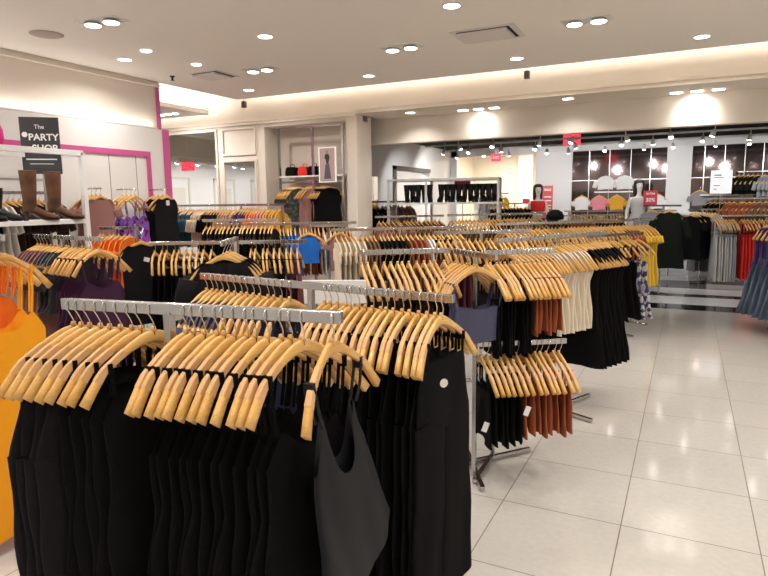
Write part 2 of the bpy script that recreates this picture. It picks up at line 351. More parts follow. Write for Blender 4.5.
# vents, rose, sensors
def vent(x, y, sx, sy, label):
    t = thing('air_vent', label, 'air vent', (x, y, CZ))
    MB().box((-sx, -sy, -.004), (sx, sy, 0)).build('frame', VENTW, t)
    MB().box((-sx * .82, -sy * .8, -.007), (sx * .82, sy * .8, -.004)).build('dark_gap', VENTD, t)
    MB().box((-sx * .78, -sy * .8, -.03), (sx * .74, sy * .62, -.012)).build('face_plate', VENTW, t)
vent(-1.75, 5.70, .30, .24, 'large rectangular ceiling air vent with a dropped face plate')
vent(-5.17, 5.82, .22, .22, 'small square ceiling air vent near the left partition')
tag(MB().lathe([(.14, -.002), (.14, -.005), (.12, -.012), (.05, -.014), (.02, -.02)], (-5.24, 3.74, CZ), 28).build('ceiling_speaker', mat('speaker_beige', (.45, .38, .33), .7)), 'round flush beige ceiling speaker near the top left corner', 'speaker')
tag(MB().lathe([(.03, 0), (.03, -.01), (.012, -.015), (.012, -.05), (.028, -.052)], (-5.64, 5.62, CZ), 12).build('sprinkler', BLACKM), 'small sprinkler head in the ceiling before the pink-edged partition end', 'sprinkler')
for x, y, lb in ((-1.79, 7.40, 'small dark sensor box hanging at the ceiling edge right of the large vent'), (-6.02, 7.40, 'small dark sensor box hanging at the far left corner of the ceiling')):
    t = thing('ceiling_sensor', lb, 'sensor', (x, y, CZ - .02)); MB().tube([(0, 0, 0), (0, 0, .05)], .006).build('stem', CHROMED, t)
    MB().box((-.03, -.03, -.09), (.03, .03, 0)).build('housing', mat('sensor_dark', (.12, .10, .09), .5), t, .005)
# wall washers in the soffit
def washer(x, label, wts=30, y=8.14):
    t = thing('wall_washer', label, 'ceiling light', (x, y, 2.85), 0, 'wall washer lights in the soffit')
    for k in (-.22, 0, .22):
        MB().box((k - .06, -.04, -.006), (k + .06, .04, 0)).build('lens', LED, t)
    lamp('SPOT', 'bulb', t, (0, 0, -.03), wts, (math.radians(48), 0, 0), .05, spot=math.radians(110), blend=1, col=NEUT)
washer(-2.62, 'triple wall washer in the soffit left of the middle of the bulkhead, with bright glow', 16)
washer(.02, 'triple wall washer in the soffit at the right, lighting the brightest patch', 30)
for x, y, lb in ((-1.4, 7.9, 'small soffit downlight above the red exit sign'), (-3.55, 7.95, 'small soffit downlight at the left end of the opening')):
    t = thing('soffit_downlight', lb, 'downlight', (x, y, 2.85)); link('trim_ring', dl_ring, t); link('lens', dl_lens, t)
    lamp('SPOT', 'bulb', t, (0, 0, -.02), 14, (math.radians(15), 0, 0), .04, spot=math.radians(120), col=WARM)

# track lighting in the back store
head = MB()
head.tube([(0, 0, 0), (0, 0, -.08)], .008); head.tube([(0, 0, -.08), (0, .03, -.14), (0, .055, -.2)], [.025, .045, .05], 12)
head.v = [(x * .72, y * .72, z * .72) for x, y, z in head.v]
head_me = head.mesh('lamp_head', WHITEM)
bulb_me = MB().lathe([(.042, 0), (.03, -.006)], (0, 0, 0), 12).mesh('lens', mat('track_lamp_glow', (1, 1, 1), .5, emit=(1, .95, .9), es=30))
def track(y, xs, zt, label, words, tilt=28, spr=75, rzr=1.0):
    t = thing('light_track', label, 'light track', (0, y, zt))
    MB().box((min(xs) - .4, -.018, -.015), (max(xs) + .4, .018, .015)).build('rail', WHITEM, t)
    MB().tube([(min(xs), 0, .015), (min(xs), 0, 2.86 - zt)], .006).tube([(max(xs), 0, .015), (max(xs), 0, 2.86 - zt)], .006).build('stem', WHITEM, t)
    for i, x in enumerate(xs):
        h = thing('track_spotlight', f'small white track spotlight on the {words}, {ORD[i+1]} from its left end', 'track light', (x, y, zt - .015), (1.1 if x < -3.6 and i % 2 == 0 else random.uniform(-rzr, rzr) + (PI if i % 2 else 0)), 'track spotlights on the ' + words)
        link('lamp_head', head_me, h); b = link('lens', bulb_me, h, (0, .046, -.148)); b.scale = (.72, .72, .72); b.rotation_euler = (math.radians(24), 0, 0)
        if i % 2 == 0: lamp('SPOT', 'bulb', h, (0, .07, -.24), TRACK_W, (math.radians(tilt), 0, 0), .04, spot=math.radians(spr), col=NEUT)
def lin(a, b, n, j=.12): return [a + (b - a) * (i + .5) / n + random.uniform(-j, j) for i in range(n)]
track(9.6, lin(-3.7, 3.2, 11), 2.62, 'long white lighting track nearest the inner bulkhead', 'nearest long track', 40, 90)
track(11.0, lin(-4.6, 3.6, 13), 2.66, 'second long white lighting track under the black ceiling', 'second long track', 58, 100, .5)
track(12.6, lin(-4.9, 3.8, 14), 2.70, 'long white lighting track closest to the far wall', 'farthest long track', 62, 120, .4)
for (x, y) in ((-4.1, 16.2),):
    t = thing('ceiling_panel_light', 'bright ceiling light in the side room beyond the far opening', 'ceiling light', (x, y, 2.9))
    MB().box((-.5, -.3, -.02), (.5, .3, 0)).build('lens', LED, t); lamp('AREA', 'bulb', t, (0, 0, -.03), 90, size=1, size_y=.6, col=(1, .9, .75))
t = thing('ceiling_panel_light', 'bright ceiling light inside the black-framed portal', 'ceiling light', (-6.45, 12.4, 2.84))
MB().box((-.3, -.6, -.02), (.3, .6, 0)).build('lens', LED, t); lamp('AREA', 'bulb', t, (0, 0, -.03), 60, size=.6, size_y=1.2, col=NEUT)
# small panel lamps of the mirror side, behind the partition
t = thing('ceiling_panel_light', 'row of three small lamps in the dropped ceiling beyond the pink partition end', 'ceiling light', (-7.15, 7.0, 2.98))
for k in (-.14, 0, .14): MB().lathe([(.045, -.002), (.04, -.012)], (k, 0, 0), 14).build('lens', LED, t)
lamp('AREA', 'bulb', t, (0, 0, -.04), 30, size=.4, size_y=.1)
# lamps under the left shelf bay washing the partition wall
for y in (2.6, 4.6, 5.3):
    t = thing('wall_washer', f'small picture lamp under the ceiling washing the left partition, {"nearest" if y < 3 else "middle one" if y < 5 else "farthest"}', 'ceiling light', (-4.95, y, CZ))
    MB().lathe([(.05, -.001), (.045, -.008)], (0, 0, 0), 14).build('lens', LED, t)
    lamp('SPOT', 'bulb', t, (0, 0, -.03), 14, (0, math.radians(-38), 0), .04, spot=math.radians(70), blend=1, col=NEUT)

# ------------------------------------------------------------ hangers
def hanger_parts(N=21, wire=True):
    zn = -.082; rings = []
    for i in range(N):
        t = -1 + 2 * i / (N - 1); a = abs(t)
        x = .213 * math.copysign(a ** .97, t); z = zn - .135 * a ** 1.4 - .032 * max(0, a - .72) / .28; y = .034 * t * t - .012
        hh = .017 - .0065 * min(1, a * 2.4) + .0035 * max(0, a - .6) / .4; th = .006 + .0035 * a
        sl = math.atan2(.165 * a ** .35 + (.1 if a > .72 else 0), .213) * (-1 if t > 0 else 1)
        if a < .05: sl = 0; 
        ux, uz = math.sin(-sl) * 1, math.cos(sl)
        rings.append([(x + ux * hh * k, y + th * j, z + uz * hh * k) for j, k in ((-1, -.8), (-.6, -1), (.6, -1), (1, -.8), (1, .8), (.6, 1), (-.6, 1), (-1, .8))])
    body = MB().rings(rings, True, True)
    grip = MB()
    if N > 12:
        for side in (rings[2:7],):
            rr = []
            for r in side:
                c = sum((Vector(p) for p in r), Vector()) / 8
                rr.append([tuple(c + (Vector(p) - c) * 1.06 + Vector((0, 0, .0012))) for p in r])
            grip.rings(rr, True, False)
    body.tube([(0, -.012, zn + .012), (0, -.012, zn + .026)], [.010, .006], 8)
    hk = MB(); pts = [(0, -.006, zn), (0, -.004, -.05), (.006, 0, -.036)]
    for k in range(8):
        a = math.radians(-50 + k * 32); pts.append((.021 * math.cos(a), 0, .021 * math.sin(a) - .004))
    hk.tube(pts, .0019, 5)
    return body, hk, grip
hb, hh_, hg_ = hanger_parts()
HG2 = MB(); HG2.v = [(-x, y, z) for x, y, z in hg_.v]; HG2.f = [tuple(reversed(q)) for q in hg_.f]; HG2.mi = hg_.mi; HG2.sm = hg_.sm
HANG_GRIP = hg_.mesh('grip_strip', mat('pinkish_grip', (.68, .39, .16), .45))
HANG_BODY = hb.mesh('wooden_hanger', WOOD); HANG_HOOK = hh_.mesh('hook', WIRE)
HANG_GRIP2 = HG2.mesh('grip_strip', MATS['pinkish_grip'])
fb, fh, _ = hanger_parts(7)
fb.m = 1; k = len(fb.v)
HANG_FAR = MB(); HANG_FAR.v = fb.v + fh.v; HANG_FAR.f = fb.f + [tuple(i + k for i in q) for q in fh.f]
HANG_FAR.mi = [0] * len(fb.f) + [1] * len(fh.f); HANG_FAR.sm = [True] * len(HANG_FAR.f)
HANG_FAR_ME = HANG_FAR.mesh('wooden_hanger', [WOOD, WIRE])
HANGERS = []   # (distance, matrix, label, group)
CAMP = Vector((0, 0, 1.62))
def want_hanger(x, y, z, rz, label, group, ry=0):
    M = Matrix.Translation((x, y, z)) @ Matrix.Rotation(rz, 4, 'Z') @ Matrix.Rotation(ry, 4, 'Y')
    HANGERS.append(((Vector((x, y, z)) - CAMP).length, M, label, group))

# ------------------------------------------------------------ garments: origin at the bar centre, width along x, thickness along y
def lerp(a, b, t): return a + (b - a) * t
def interp(tab, z):
    if z >= tab[0][0]: return tab[0][1]
    for (z0, v0), (z1, v1) in zip(tab, tab[1:]):
        if z >= z1: return lerp(v0, v1, (z0 - z) / (z0 - z1))
    return tab[-1][1]
def panel(mb, top, hem, hw, ht, x0=0, seed=0, amp=.006, kf=28, nx=24, nz=14, wob=.008, flare_y=0, capt=False, bow=False):
    """closed cloth tube; top(xn, front) and hem(xn) give heights, hw/ht are tables of half width / half thickness by height"""
    rnd = random.Random(seed); p1, p2, p3 = (rnd.uniform(0, 6) for _ in range(3)); rings = []
    for i in range(nz + 1):
        v = i / nz; ring = []
        for j in range(nx):
            a = 2 * PI * j / nx; xn = math.cos(a); fr_ = math.sin(a)
            z = lerp(top(xn, fr_ < 0), hem(xn), v)
            W = interp(hw, z) + wob * math.sin(z * 17 + p1 + (2 if xn > 0 else 0)) * min(1, v * 3); T = interp(ht, z)
            x = W * xn; y = T * (1 if fr_ > 0 else -1) * abs(fr_) ** .6
            g = min(1, v * 1.6)
            y += amp * g * (math.sin(kf * x + p2 + 1.5 * math.sin(z * 4 + p3)) + .5 * math.sin(kf * 2.1 * x + p3 + z * 3))
            z += .006 * math.sin(kf * .7 * x + p1) * v
            if bow: y += .034 * (x / .213) ** 2 - .012
            ring.append((x0 + x, y + flare_y * v, z))
        rings.append(ring)
    k0 = len(mb.v); mb.rings(rings, capt, True)
    if bow:
        for j in range(0, nx // 2):
            if all(abs(math.cos(2 * PI * q / nx)) > .45 for q in (j, j + 1)):
                mb.f.append((k0 + j, k0 + j + 1, k0 + (nx - j - 1) % nx, k0 + (nx - j) % nx) if j else (k0, k0 + 1, k0 + nx - 1)); mb.mi.append(mb.m); mb.sm.append(True)
        j = nx // 2
    return mb
def ribbon(mb, pts, wd=.006, th=.0025):
    rr = []
    for p in pts: rr.append([(p[0] - wd, p[1] - th, p[2]), (p[0] + wd, p[1] - th, p[2]), (p[0] + wd, p[1] + th, p[2]), (p[0] - wd, p[1] + th, p[2])])
    mb.rings(rr, True, False); return mb
def straps(mb, xs, z0, z1, y=0, dy=.011, xin=0, wd=.0065):
    for sx in (-1, 1):
        for s in (-1, 1):
            ribbon(mb, [(sx * xs, y + s * dy * .9, z0 + .004), (sx * (xs - xin * .4), y + s * dy, lerp(z0, z1, .5)), (sx * (xs - xin), y + s * dy * .9, z1)], wd)
        mb.quadbox((sx * xs, y + .002, z0), (.013, .027, .032))
def g_dress(L=1.0, wt=.15, wb=.24, seed=0, hd=0, th=.011, lo=False, neck=.10, strapw=.135, zt=-.30):
    mb = MB(); nx, nz = (12, 6) if lo else (26, 16)
    def top(xn, front): return zt - neck * max(0, 1 - (abs(xn) / .62) ** 2) * (1 if front else .55) - .09 * max(0, (abs(xn) - .78) / .22)
    panel(mb, top, lambda xn: -L + .02 * math.sin(5 * xn + seed), [(zt, wt * .88), (zt - .1, wt * .98), (zt - .25, wt * .92), (zt - .36, wt * 1.12), (-L, wb)],
          [(zt, th * .7), (-L, th * 1.15)], seed=seed, nx=nx, nz=nz, amp=.0045)
    straps(mb, strapw, -.152, zt - .0, dy=.010, xin=.02, wd=.0045); return mb
def g_tee(L=.70, w_=.215, seed=0, lo=False, sleeve=.16, th=.011, flare=1.05, cap=True, wb=None):
    mb = MB(); nx, nz = (16, 6) if lo else (26, 14)
    def top(xn, front): return -.042 - .155 * abs(xn) ** 1.35 - (.075 if front else .045) * max(0, 1 - (abs(xn) / .52) ** 2) - (.04 * max(0, abs(xn) - .85) / .15)
    wb = wb or w_ * flare
    panel(mb, top, lambda xn: -L, [(-.10, w_), (-.22, w_ * .98), (-.34, w_ * .82), (-.5, w_ * .86), (-L, wb)], [(-.1, .0125), (-.25, .0125), (-.4, th), (-L, th * 1.1)], seed=seed, nx=nx, nz=nz, amp=.004, wob=.006, bow=True)
    if sleeve:
        for s in (-1, 1):
            n = 4; rr = []
            for i in range(n + 1):
                v = i / n; c = Vector((s * lerp(w_ * .93, w_ * 1.0 + sleeve * .28, v), 0, lerp(-.215, -.22 - sleeve, v))); r = lerp(.062, .052, v)
                d = Vector((.95, 0, .3 * s * -1)); rr.append([(c.x + math.cos(2 * PI * j / 10) * r * .95, c.y + math.sin(2 * PI * j / 10) * th * .85, c.z + math.cos(2 * PI * j / 10) * r * .25 * s * 1) for j in range(10)])
            mb.rings(rr, True, True)
    return mb
def g_skirt(L=.72, wt=.16, wb=.23, seed=0, lo=False, th=.012, zt=-.25):
    mb = MB(); nx, nz = (12, 4) if lo else (28, 12)
    panel(mb, lambda xn, f: zt - .012 * (1 - xn * xn) * f, lambda xn: -L + .010 * math.sin(4 * xn + seed), [(zt, wt), (-L, wb)], [(zt, th * .7), (-L, th * 1.2)], seed=seed, nx=nx, nz=nz, amp=.008, kf=34)
    if not lo: straps(mb, wt * .86, -.155, zt, dy=.008)
    return mb
def g_pants(L=1.05, wt=.19, seed=0, lo=False, th=.012, zt=-.22, leg=.105, hemw=None):
    mb = MB(); nx, nz = (10, 4) if lo else (22, 10); hemw = hemw or leg
    panel(mb, lambda xn, f: zt - .01 * f, lambda xn: zt - .27 + .05 * abs(xn), [(zt, wt * .82), (zt - .27, wt + .02)], [(zt, th * .7), (zt - .3, th)], seed=seed, nx=nx, nz=nz // 2 + 1, amp=.003)
    for s in (-1, 1):
        panel(mb, lambda xn, f: zt - .22, lambda xn: -L, [(zt - .2, leg), (-L, hemw)], [(zt - .2, th), (-L, th)], x0=s * leg * 1.0, seed=seed + s, nx=nx, nz=nz, amp=.004, wob=.006)
    if not lo: straps(mb, wt * .7, -.16, zt, dy=.008)
    return mb
def g_bandeau(seed=0, lo=False):
    mb = MB()
    panel(mb, lambda xn, f: -.31 + .02 * abs(xn) - (.015 if f else 0), lambda xn: -.50 + .012 * xn * xn, [(-.3, .135), (-.4, .15), (-.5, .145)], [(-.3, .020), (-.5, .024)], seed=seed, nx=26, nz=8, amp=.004, wob=.004)
    straps(mb, .155, -.17, -.305, dy=.012, xin=.03)
    return mb
def g_tank(L=.7, wt=.17, wb=.19, seed=0, lo=False, th=.011):
    mb = MB(); nx, nz = (12, 6) if lo else (26, 14)
    def top(xn, front): return -.20 - .05 * abs(xn) - (.07 if front else .04) * max(0, 1 - (abs(xn) / .6) ** 2) - .06 * max(0, (abs(xn) - .8) / .2)
    panel(mb, top, lambda xn: -L + .015 * math.sin(4 * xn + seed), [(-.2, wt), (-.4, wt * .93), (-L, wb)], [(-.2, th * .7), (-L, th * 1.15)], seed=seed, nx=nx, nz=nz, amp=.005)
    if not lo: straps(mb, .135, -.158, -.24, dy=.010, xin=.01)
    return mb
def g_jacket(L=.55, seed=0, lo=False):
    mb = g_tee(L, .22, seed, lo, .30, .028, 1.0)
    for s in (-1, 1): mb.rings([[(s * .02, -.034, -.12), (s * .07, -.036, -.12), (s * .09, -.034, -.2)], [(s * .012, -.038, -.16), (s * .07, -.040, -.2), (s * .085, -.038, -.24)], [(s * .004, -.036, -.3), (s * .02, -.04, -.31), (s * .03, -.038, -.32)]], True, False)
    return mb
def g_cami(seed=0, lo=False):   # the front tank top: scooped front, open back, flared asymmetric hem
    mb = MB(); zt = -.29
    def top(xn, front):
        sc_ = (1 - min(1, (abs(xn) / .66)) ** 2.4); side = max(0, (abs(xn) - .66) / .34)
        return -.245 - (.20 if front else .155) * sc_ - .15 * side ** 1.2
    panel(mb, top, lambda xn: -.80 + .05 * xn - .035 * math.cos(3 * xn), [(-.24, .135), (-.33, .13), (-.42, .155), (-.55, .195), (-.78, .25)], [(-.24, .006), (-.4, .016), (-.7, .020)], seed=3, nx=44, nz=22, amp=.006, kf=20, wob=.004)
    for sx in (-1, 1):
        for s in (-1, 1): ribbon(mb, [(sx * .140, s * .010, -.150), (sx * .125, s * .012, -.21), (sx * .102, s * .009, -.262)], .0065, .002)
        mb.quadbox((sx * .140, .002, -.157), (.016, .026, .032))
    mb.v = [(x + .16 * max(0, -z - .30) ** 1.2 * 2.3, y, z) for x, y, z in mb.v]
    return mb
PROTO = {}
def gmesh(kind, colr, var=0, **kw):
    key = (kind, colr, var, tuple(sorted(kw.items())))
    if key not in PROTO:
        f = {'dress': g_dress, 'tee': g_tee, 'skirt': g_skirt, 'pants': g_pants, 'bandeau': g_bandeau, 'jacket': g_jacket, 'cami': g_cami, 'tank': g_tank}[kind]
        PROTO[key] = f(seed=var * 5 + 1, **kw).mesh(kind, C[colr])
    return PROTO[key]

def row(A, B, z, segs, where, near, ends=('near', 'far'), jit=1.6, t0=.03, t1=.97, yaw=0, far=False, slide=0):
    """hangers along the bar A->B; segs = [(count, kind, colour, kwargs, object name, noun phrase)]"""
    OUT = []; A = Vector((*A, z)); B = Vector((*B, z)); d = B - A; ang = math.atan2(d.y, d.x) - PI / 2 + yaw
    tot = sum(s[0] for s in segs); i = 0
    for n, kind, colr, kw, nm, phrase in segs:
        pl = phrase if phrase.endswith(('trousers', 'shorts')) else phrase + 'es' if phrase.endswith('ss') else phrase + 's'
        if kind == 'tee' and 'knit' in nm: nm = 'shirt' if far else 'knit_top'
        if kind == 'tank': nm = 'tank_top' if nm == 'knit_top' else nm
        hg = f'wooden hangers of the {pl} on {where}'
        gg = f'{pl} on {where}'
        for q in range(n):
            t = t0 + (t1 - t0) * (i + .5 + random.uniform(-.22, .22)) / tot; p = A + d * t; i += 1
            j = math.radians(random.uniform(-jit, jit)); rz = ang + j
            hl = f'hanger with {ORD[q+1]} {phrase} from left, {where}' if kind else f'{ORD[q+1]} empty wooden hanger from the left on {where}'
            gl = f'{ORD[q+1]} {phrase} from left on {where}'
            for lb in (hl, gl):
                if len(lb.replace('-', ' ').split()) > 14: print('LONG', len(lb.split()), lb)
            want_hanger(p.x, p.y, z, rz, hl, hg)
            if kind:
                k2 = dict(kw);
                if far: k2['lo'] = True
                o = link(nm, gmesh(kind, colr, q % 3, **k2), None, (p.x, p.y, z), rz); tag(o, gl, CAT.get(nm, nm.replace('_', ' ')), gg); OUT.append(o)
    return OUT
def pin(o, host, loc, rot):
    o.parent = host; M = (Matrix.Translation(loc) @ Euler(rot).to_matrix().to_4x4()); H = Matrix.LocRotScale(host.location, host.rotation_euler, host.scale); o.matrix_basis = H.inverted() @ M
CAT = {'strappy_dress': 'dress', 'maxi_dress': 'dress', 'tank_top': 'top', 'knit_top': 'top', 'bandeau_top': 'top', 'shirt': 'top', 'blouse': 'top', 'wide_trousers': 'trousers'}
def rack(name, label, bars, posts, feet, loc=None, m=None, bh=.03, bw=.016, posth=.025):
    """bars: [(A, B, z)], posts: [(x, y, ztop)], feet: [(a, b)]"""
    t = thing(name, label, 'clothing rack', (posts[0][0], posts[0][1], 0) if posts else (bars[0][0][0], bars[0][0][1], bars[0][2]))
    o = Vector(t.location); m = m or CHROME
    for A, B, z in bars:
        MB().beam(Vector((*A, z)) - o, Vector((*B, z)) - o, bw, bh).build('hang_bar', m, t, .002)
    for x, y, zt in posts:
        MB().beam(Vector((x, y, 0)) - o, Vector((x, y, zt)) - o, posth, posth).build('post', m, t, .002)
    for a, b_ in feet:
        MB().beam(Vector((*a, .02)) - o, Vector((*b_, .02)) - o, .03, .025).build('foot', m, t, .003)
    return t
def dvec(A, B): v = Vector(B) - Vector(A); return v.normalized()

# ---- 1 front rack
A, B = (-1.72, 1.205), (-.80, 1.345)
rack('clothing_rack', 'nearest chrome clothing rack, hung with black dresses and trousers', [(A, B, 1.32), ((-1.33, 1.27), (-1.33, 1.30), 1.30)], [(-1.335, 1.262, 1.31)], [((-1.75, 1.2), (-.9, 1.33)), ((-1.40, 1.6), (-1.28, .95))], bh=.034, bw=.02)
K = {}
row(A, (-1.36, 1.26), 1.32, [(4, 'pants', 'softblack', dict(L=1.02, th=.010), 'wide_trousers', 'black trousers'), (5, 'tank', 'black', dict(L=1.0, wb=.18), 'long_dress', 'long black dress')], 'nearest rack, left half', True, ('left',), jit=3, yaw=math.radians(-34))
row((-1.31, 1.268), (-.88, 1.334), 1.32, [(12, 'dress', 'black', dict(L=1.0, wt=.155, wb=.21), 'strappy_dress', 'black strappy dress')], 'nearest rack, right half', True, ('left',), jit=3, yaw=math.radians(-20))
cz = (-.822, 1.343)
want_hanger(cz[0], cz[1], 1.32, math.radians(-86), 'frontmost pale wooden hanger, carrying the black scoop-neck tank top', None, math.radians(2))
o = link('tank_top', gmesh('cami', 'satinblack'), None, (cz[0], cz[1], 1.32), math.radians(94)); tag(o, 'frontmost black scoop-neck tank top with wide flared hem on the nearest rack', 'top')
# ---- 2 second rack
A, B = (-2.13, 2.235), (-.74, 2.035)
rack('clothing_rack', 'second chrome rack from the viewer, behind the black dresses', [(A, B, 1.27)], [(-1.42, 2.133, 1.26)], [((-2.1, 2.23), (-.85, 2.05)), ((-1.46, 1.8), (-1.38, 2.5))], bh=.03, bw=.02)
row(A, (-1.5, 2.145), 1.27, [(7, 'tee', 'slate', dict(L=.65), 'knit_top', 'slate-blue top'), (7, 'skirt', 'navy', dict(L=.8, th=.010), 'skirt', 'navy skirt')], 'second rack, left half', True, ('left',), jit=3)
two = row((-1.37, 2.126), B, 1.27, [(17, 'pants', 'black', dict(L=1.18, th=.011, leg=.10, hemw=.13), 'wide_trousers', 'black wide-leg trousers')], 'second rack, right half', True, ('left',), jit=2.5)
tg = MB().lathe([(.016, -.001), (.016, .001)], (0, 0, 0), 14).build('price_tag', TAG); tg.scale = (1, 1.5, 1); pin(tg, two[-1], (-.738, 1.93, .985), (PI / 2, 0, .9))
# ---- fixture A: four-way rack beside the tiled aisle
fa = [((-1.70, 3.05), (-1.25, 3.38), 1.33), ((-1.24, 3.40), (-.88, 3.06), 1.325), ((-1.05, 3.38), (-.70, 3.66), 1.32), ((-1.05, 3.27), (-.60, 3.57), .80)]
rack('four_way_rack', 'chrome four-way rack at the left edge of the tiled aisle, on crossed feet', fa, [(-1.06, 3.27, 1.31), (-1.03, 3.56, .79)], [((-1.21, 3.29), (-.84, 3.75)), ((-1.27, 3.68), (-.95, 3.09)), ((-1.02, 3.16), (-1.03, 3.56))])
row(fa[0][0], fa[0][1], 1.33, [(13, 'tank', 'darkwine', dict(L=.5), 'knit_top', 'dark brown top')], 'the left arm of the four-way rack', True, ('left',))
row(fa[1][0], (-1.0, 3.185), 1.325, [(4, None, None, {}, '', 'bandeau'), (3, 'bandeau', 'slate', {}, 'bandeau_top', 'slate-blue bandeau top')], 'the front arm of the four-way rack', True, ('far',), jit=4)
row(fa[2][0], fa[2][1], 1.32, [(8, 'skirt', 'black', dict(L=.58, wt=.15, wb=.17), 'shorts', 'black shorts'), (6, 'skirt', 'rust', dict(L=.46, wt=.16, wb=.17), 'shorts', 'rust-brown shorts')], 'the right arm of the four-way rack', True, ('left',))
low = row(fa[3][0], fa[3][1], .80, [(6, 'skirt', 'black', dict(L=.55, wt=.15, wb=.19), 'skirt', 'black skirt'), (8, 'skirt', 'rust', dict(L=.50, wt=.15, wb=.19), 'skirt', 'rust-brown corduroy skirt')], 'the low arm of the four-way rack', True, ('left',))
for host, x, y, z in ((low[1], -.925, 3.05, .40), (low[7], -.735, 3.20, .47)):
    pin(MB().quadbox((0, 0, 0), (.03, .002, .055)).build('price_tag', TAG), host, (x, y, z), (0, .35, .5))
# ---- cream / long black dresses
A, B = (-1.14, 4.0), (-.58, 5.22)
rack('clothing_rack', 'chrome rack with cream tops and long black dresses beside the aisle', [(A, B, 1.35)], [(-.86, 4.61, 1.34)], [((-1.05, 4.2), (-.65, 5.05)), ((-1.15, 4.75), (-.55, 4.45))])
row(A, B, 1.35, [(9, 'tank', 'black', dict(L=.8), 'knit_top', 'black top'), (9, 'tee', 'cream', dict(L=.70, sleeve=.0, w_=.20, flare=.95), 'blouse', 'cream blouse'), (9, 'tee', 'black', dict(L=1.02, sleeve=0, flare=1.2), 'long_dress', 'long black dress')], 'the rack of cream blouses', True, ('near',), jit=3, far=False)
# ---- small rack behind
A, B = (-1.95, 4.85), (-1.24, 5.33)
rack('clothing_rack', 'chrome rack of bare-looking wooden hangers behind the four-way rack', [(A, B, 1.35)], [(-1.6, 5.09, 1.34)], [((-1.9, 4.9), (-1.3, 5.3)), ((-1.75, 5.35), (-1.4, 4.8))])
row(A, B, 1.35, [(17, 'tank', 'wine', dict(L=.75), 'knit_top', 'wine-coloured top')], 'the rack behind the four-way rack', True, ('left',))
# ---- long mid rack
A, B = (-1.95, 6.70), (-.40, 8.70)
rack('clothing_rack', 'long chrome rack far along the left of the tiled aisle', [(A, B, 1.35)], [(-1.75, 6.96, 1.34), (-.6, 8.44, 1.34)], [((-1.95, 7.1), (-1.5, 6.8)), ((-.8, 8.6), (-.4, 8.3))])
row(A, B, 1.35, [(12, 'tank', 'brown', dict(L=.7), 'knit_top', 'brown top'), (12, 'tank', 'wine', dict(L=.75), 'knit_top', 'dark red top'), (6, 'tank', 'softblack', dict(L=.9), 'knit_top', 'washed black top'), (4, 'tee', 'rust', dict(L=.8), 'knit_top', 'rust top'), (5, 'tee', 'yellow', dict(L=.85, sleeve=.08, w_=.19), 'knit_top', 'yellow top')], 'the long rack left of the aisle', False, far=True)
A, B = (-1.02, 7.2), (-.48, 8.05)
rack('clothing_rack', 'chrome rack of printed and black dresses at the aisle side of the long rack', [(A, B, 1.2)], [(-.75, 7.62, 1.19)], [((-1.0, 7.7), (-.5, 7.5))])
row(A, B, 1.2, [(7, 'dress', 'black', dict(L=1.0), 'strappy_dress', 'black strappy dress'), (2, 'dress', 'stripe', dict(L=1.0), 'strappy_dress', 'blue and red printed dress')], 'the short aisle-side rack', False, far=True)
# ---- brown trousers rack under the white boot shelf
A, B = (-3.05, 8.1), (-1.95, 9.3)
rack('clothing_rack', 'chrome rack of brown trousers below the shelf of black boots', [(A, B, 1.42)], [(-2.5, 8.7, 1.41)], [((-2.8, 8.9), (-2.2, 8.5))])
row(A, B, 1.42, [(12, 'pants', 'olive', dict(L=1.1), 'wide_trousers', 'olive-brown trousers'), (3, 'tee', 'black', dict(L=.9), 'knit_top', 'black top'), (5, 'tee', 'mauve', dict(L=.8), 'knit_top', 'mauve top'), (5, 'tee', 'olive', dict(L=.8), 'knit_top', 'olive top')], 'the rack below the black boots', False, far=True)
A, B = (-4.1, 7.9), (-3.35, 8.75)
rack('clothing_rack', 'chrome rack of mauve and brown clothes left of the boot shelf post', [(A, B, 1.40)], [(-3.7, 8.35, 1.39)], [((-4.0, 8.5), (-3.4, 8.2))])
row(A, B, 1.40, [(8, 'tee', 'mauve', dict(L=.8), 'knit_top', 'mauve top'), (8, 'tee', 'brown', dict(L=.9), 'knit_top', 'brown top')], 'the rack left of the boot shelf', False, far=True)
# ---- rack with cream, rust, white, black garments in the middle
A, B = (-3.15, 5.12), (-2.05, 6.0)
rack('clothing_rack', 'chrome rack of cream, rust and black garments in the middle of the shop', [(A, B, 1.35)], [(-2.6, 5.56, 1.34)], [((-3.0, 5.2), (-2.2, 5.9)), ((-2.8, 5.8), (-2.4, 5.3))])
row(A, B, 1.35, [(6, 'tee', 'cream', dict(L=.75, sleeve=.1), 'knit_top', 'cream top'), (3, 'tee', 'brown', dict(L=.8), 'knit_top', 'brown top'), (6, 'tee', 'black', dict(L=.5), 'knit_top', 'black top'), (4, 'tee', 'rust', dict(L=.6), 'knit_top', 'rust top'), (2, 'tee', 'white', dict(L=.6), 'knit_top', 'white top'), (4, 'tee', 'softblack', dict(L=.6), 'knit_top', 'washed black top'), (3, 'tee', 'tan', dict(L=.6), 'knit_top', 'tan top')], 'the middle rack of cream and rust tops', False)
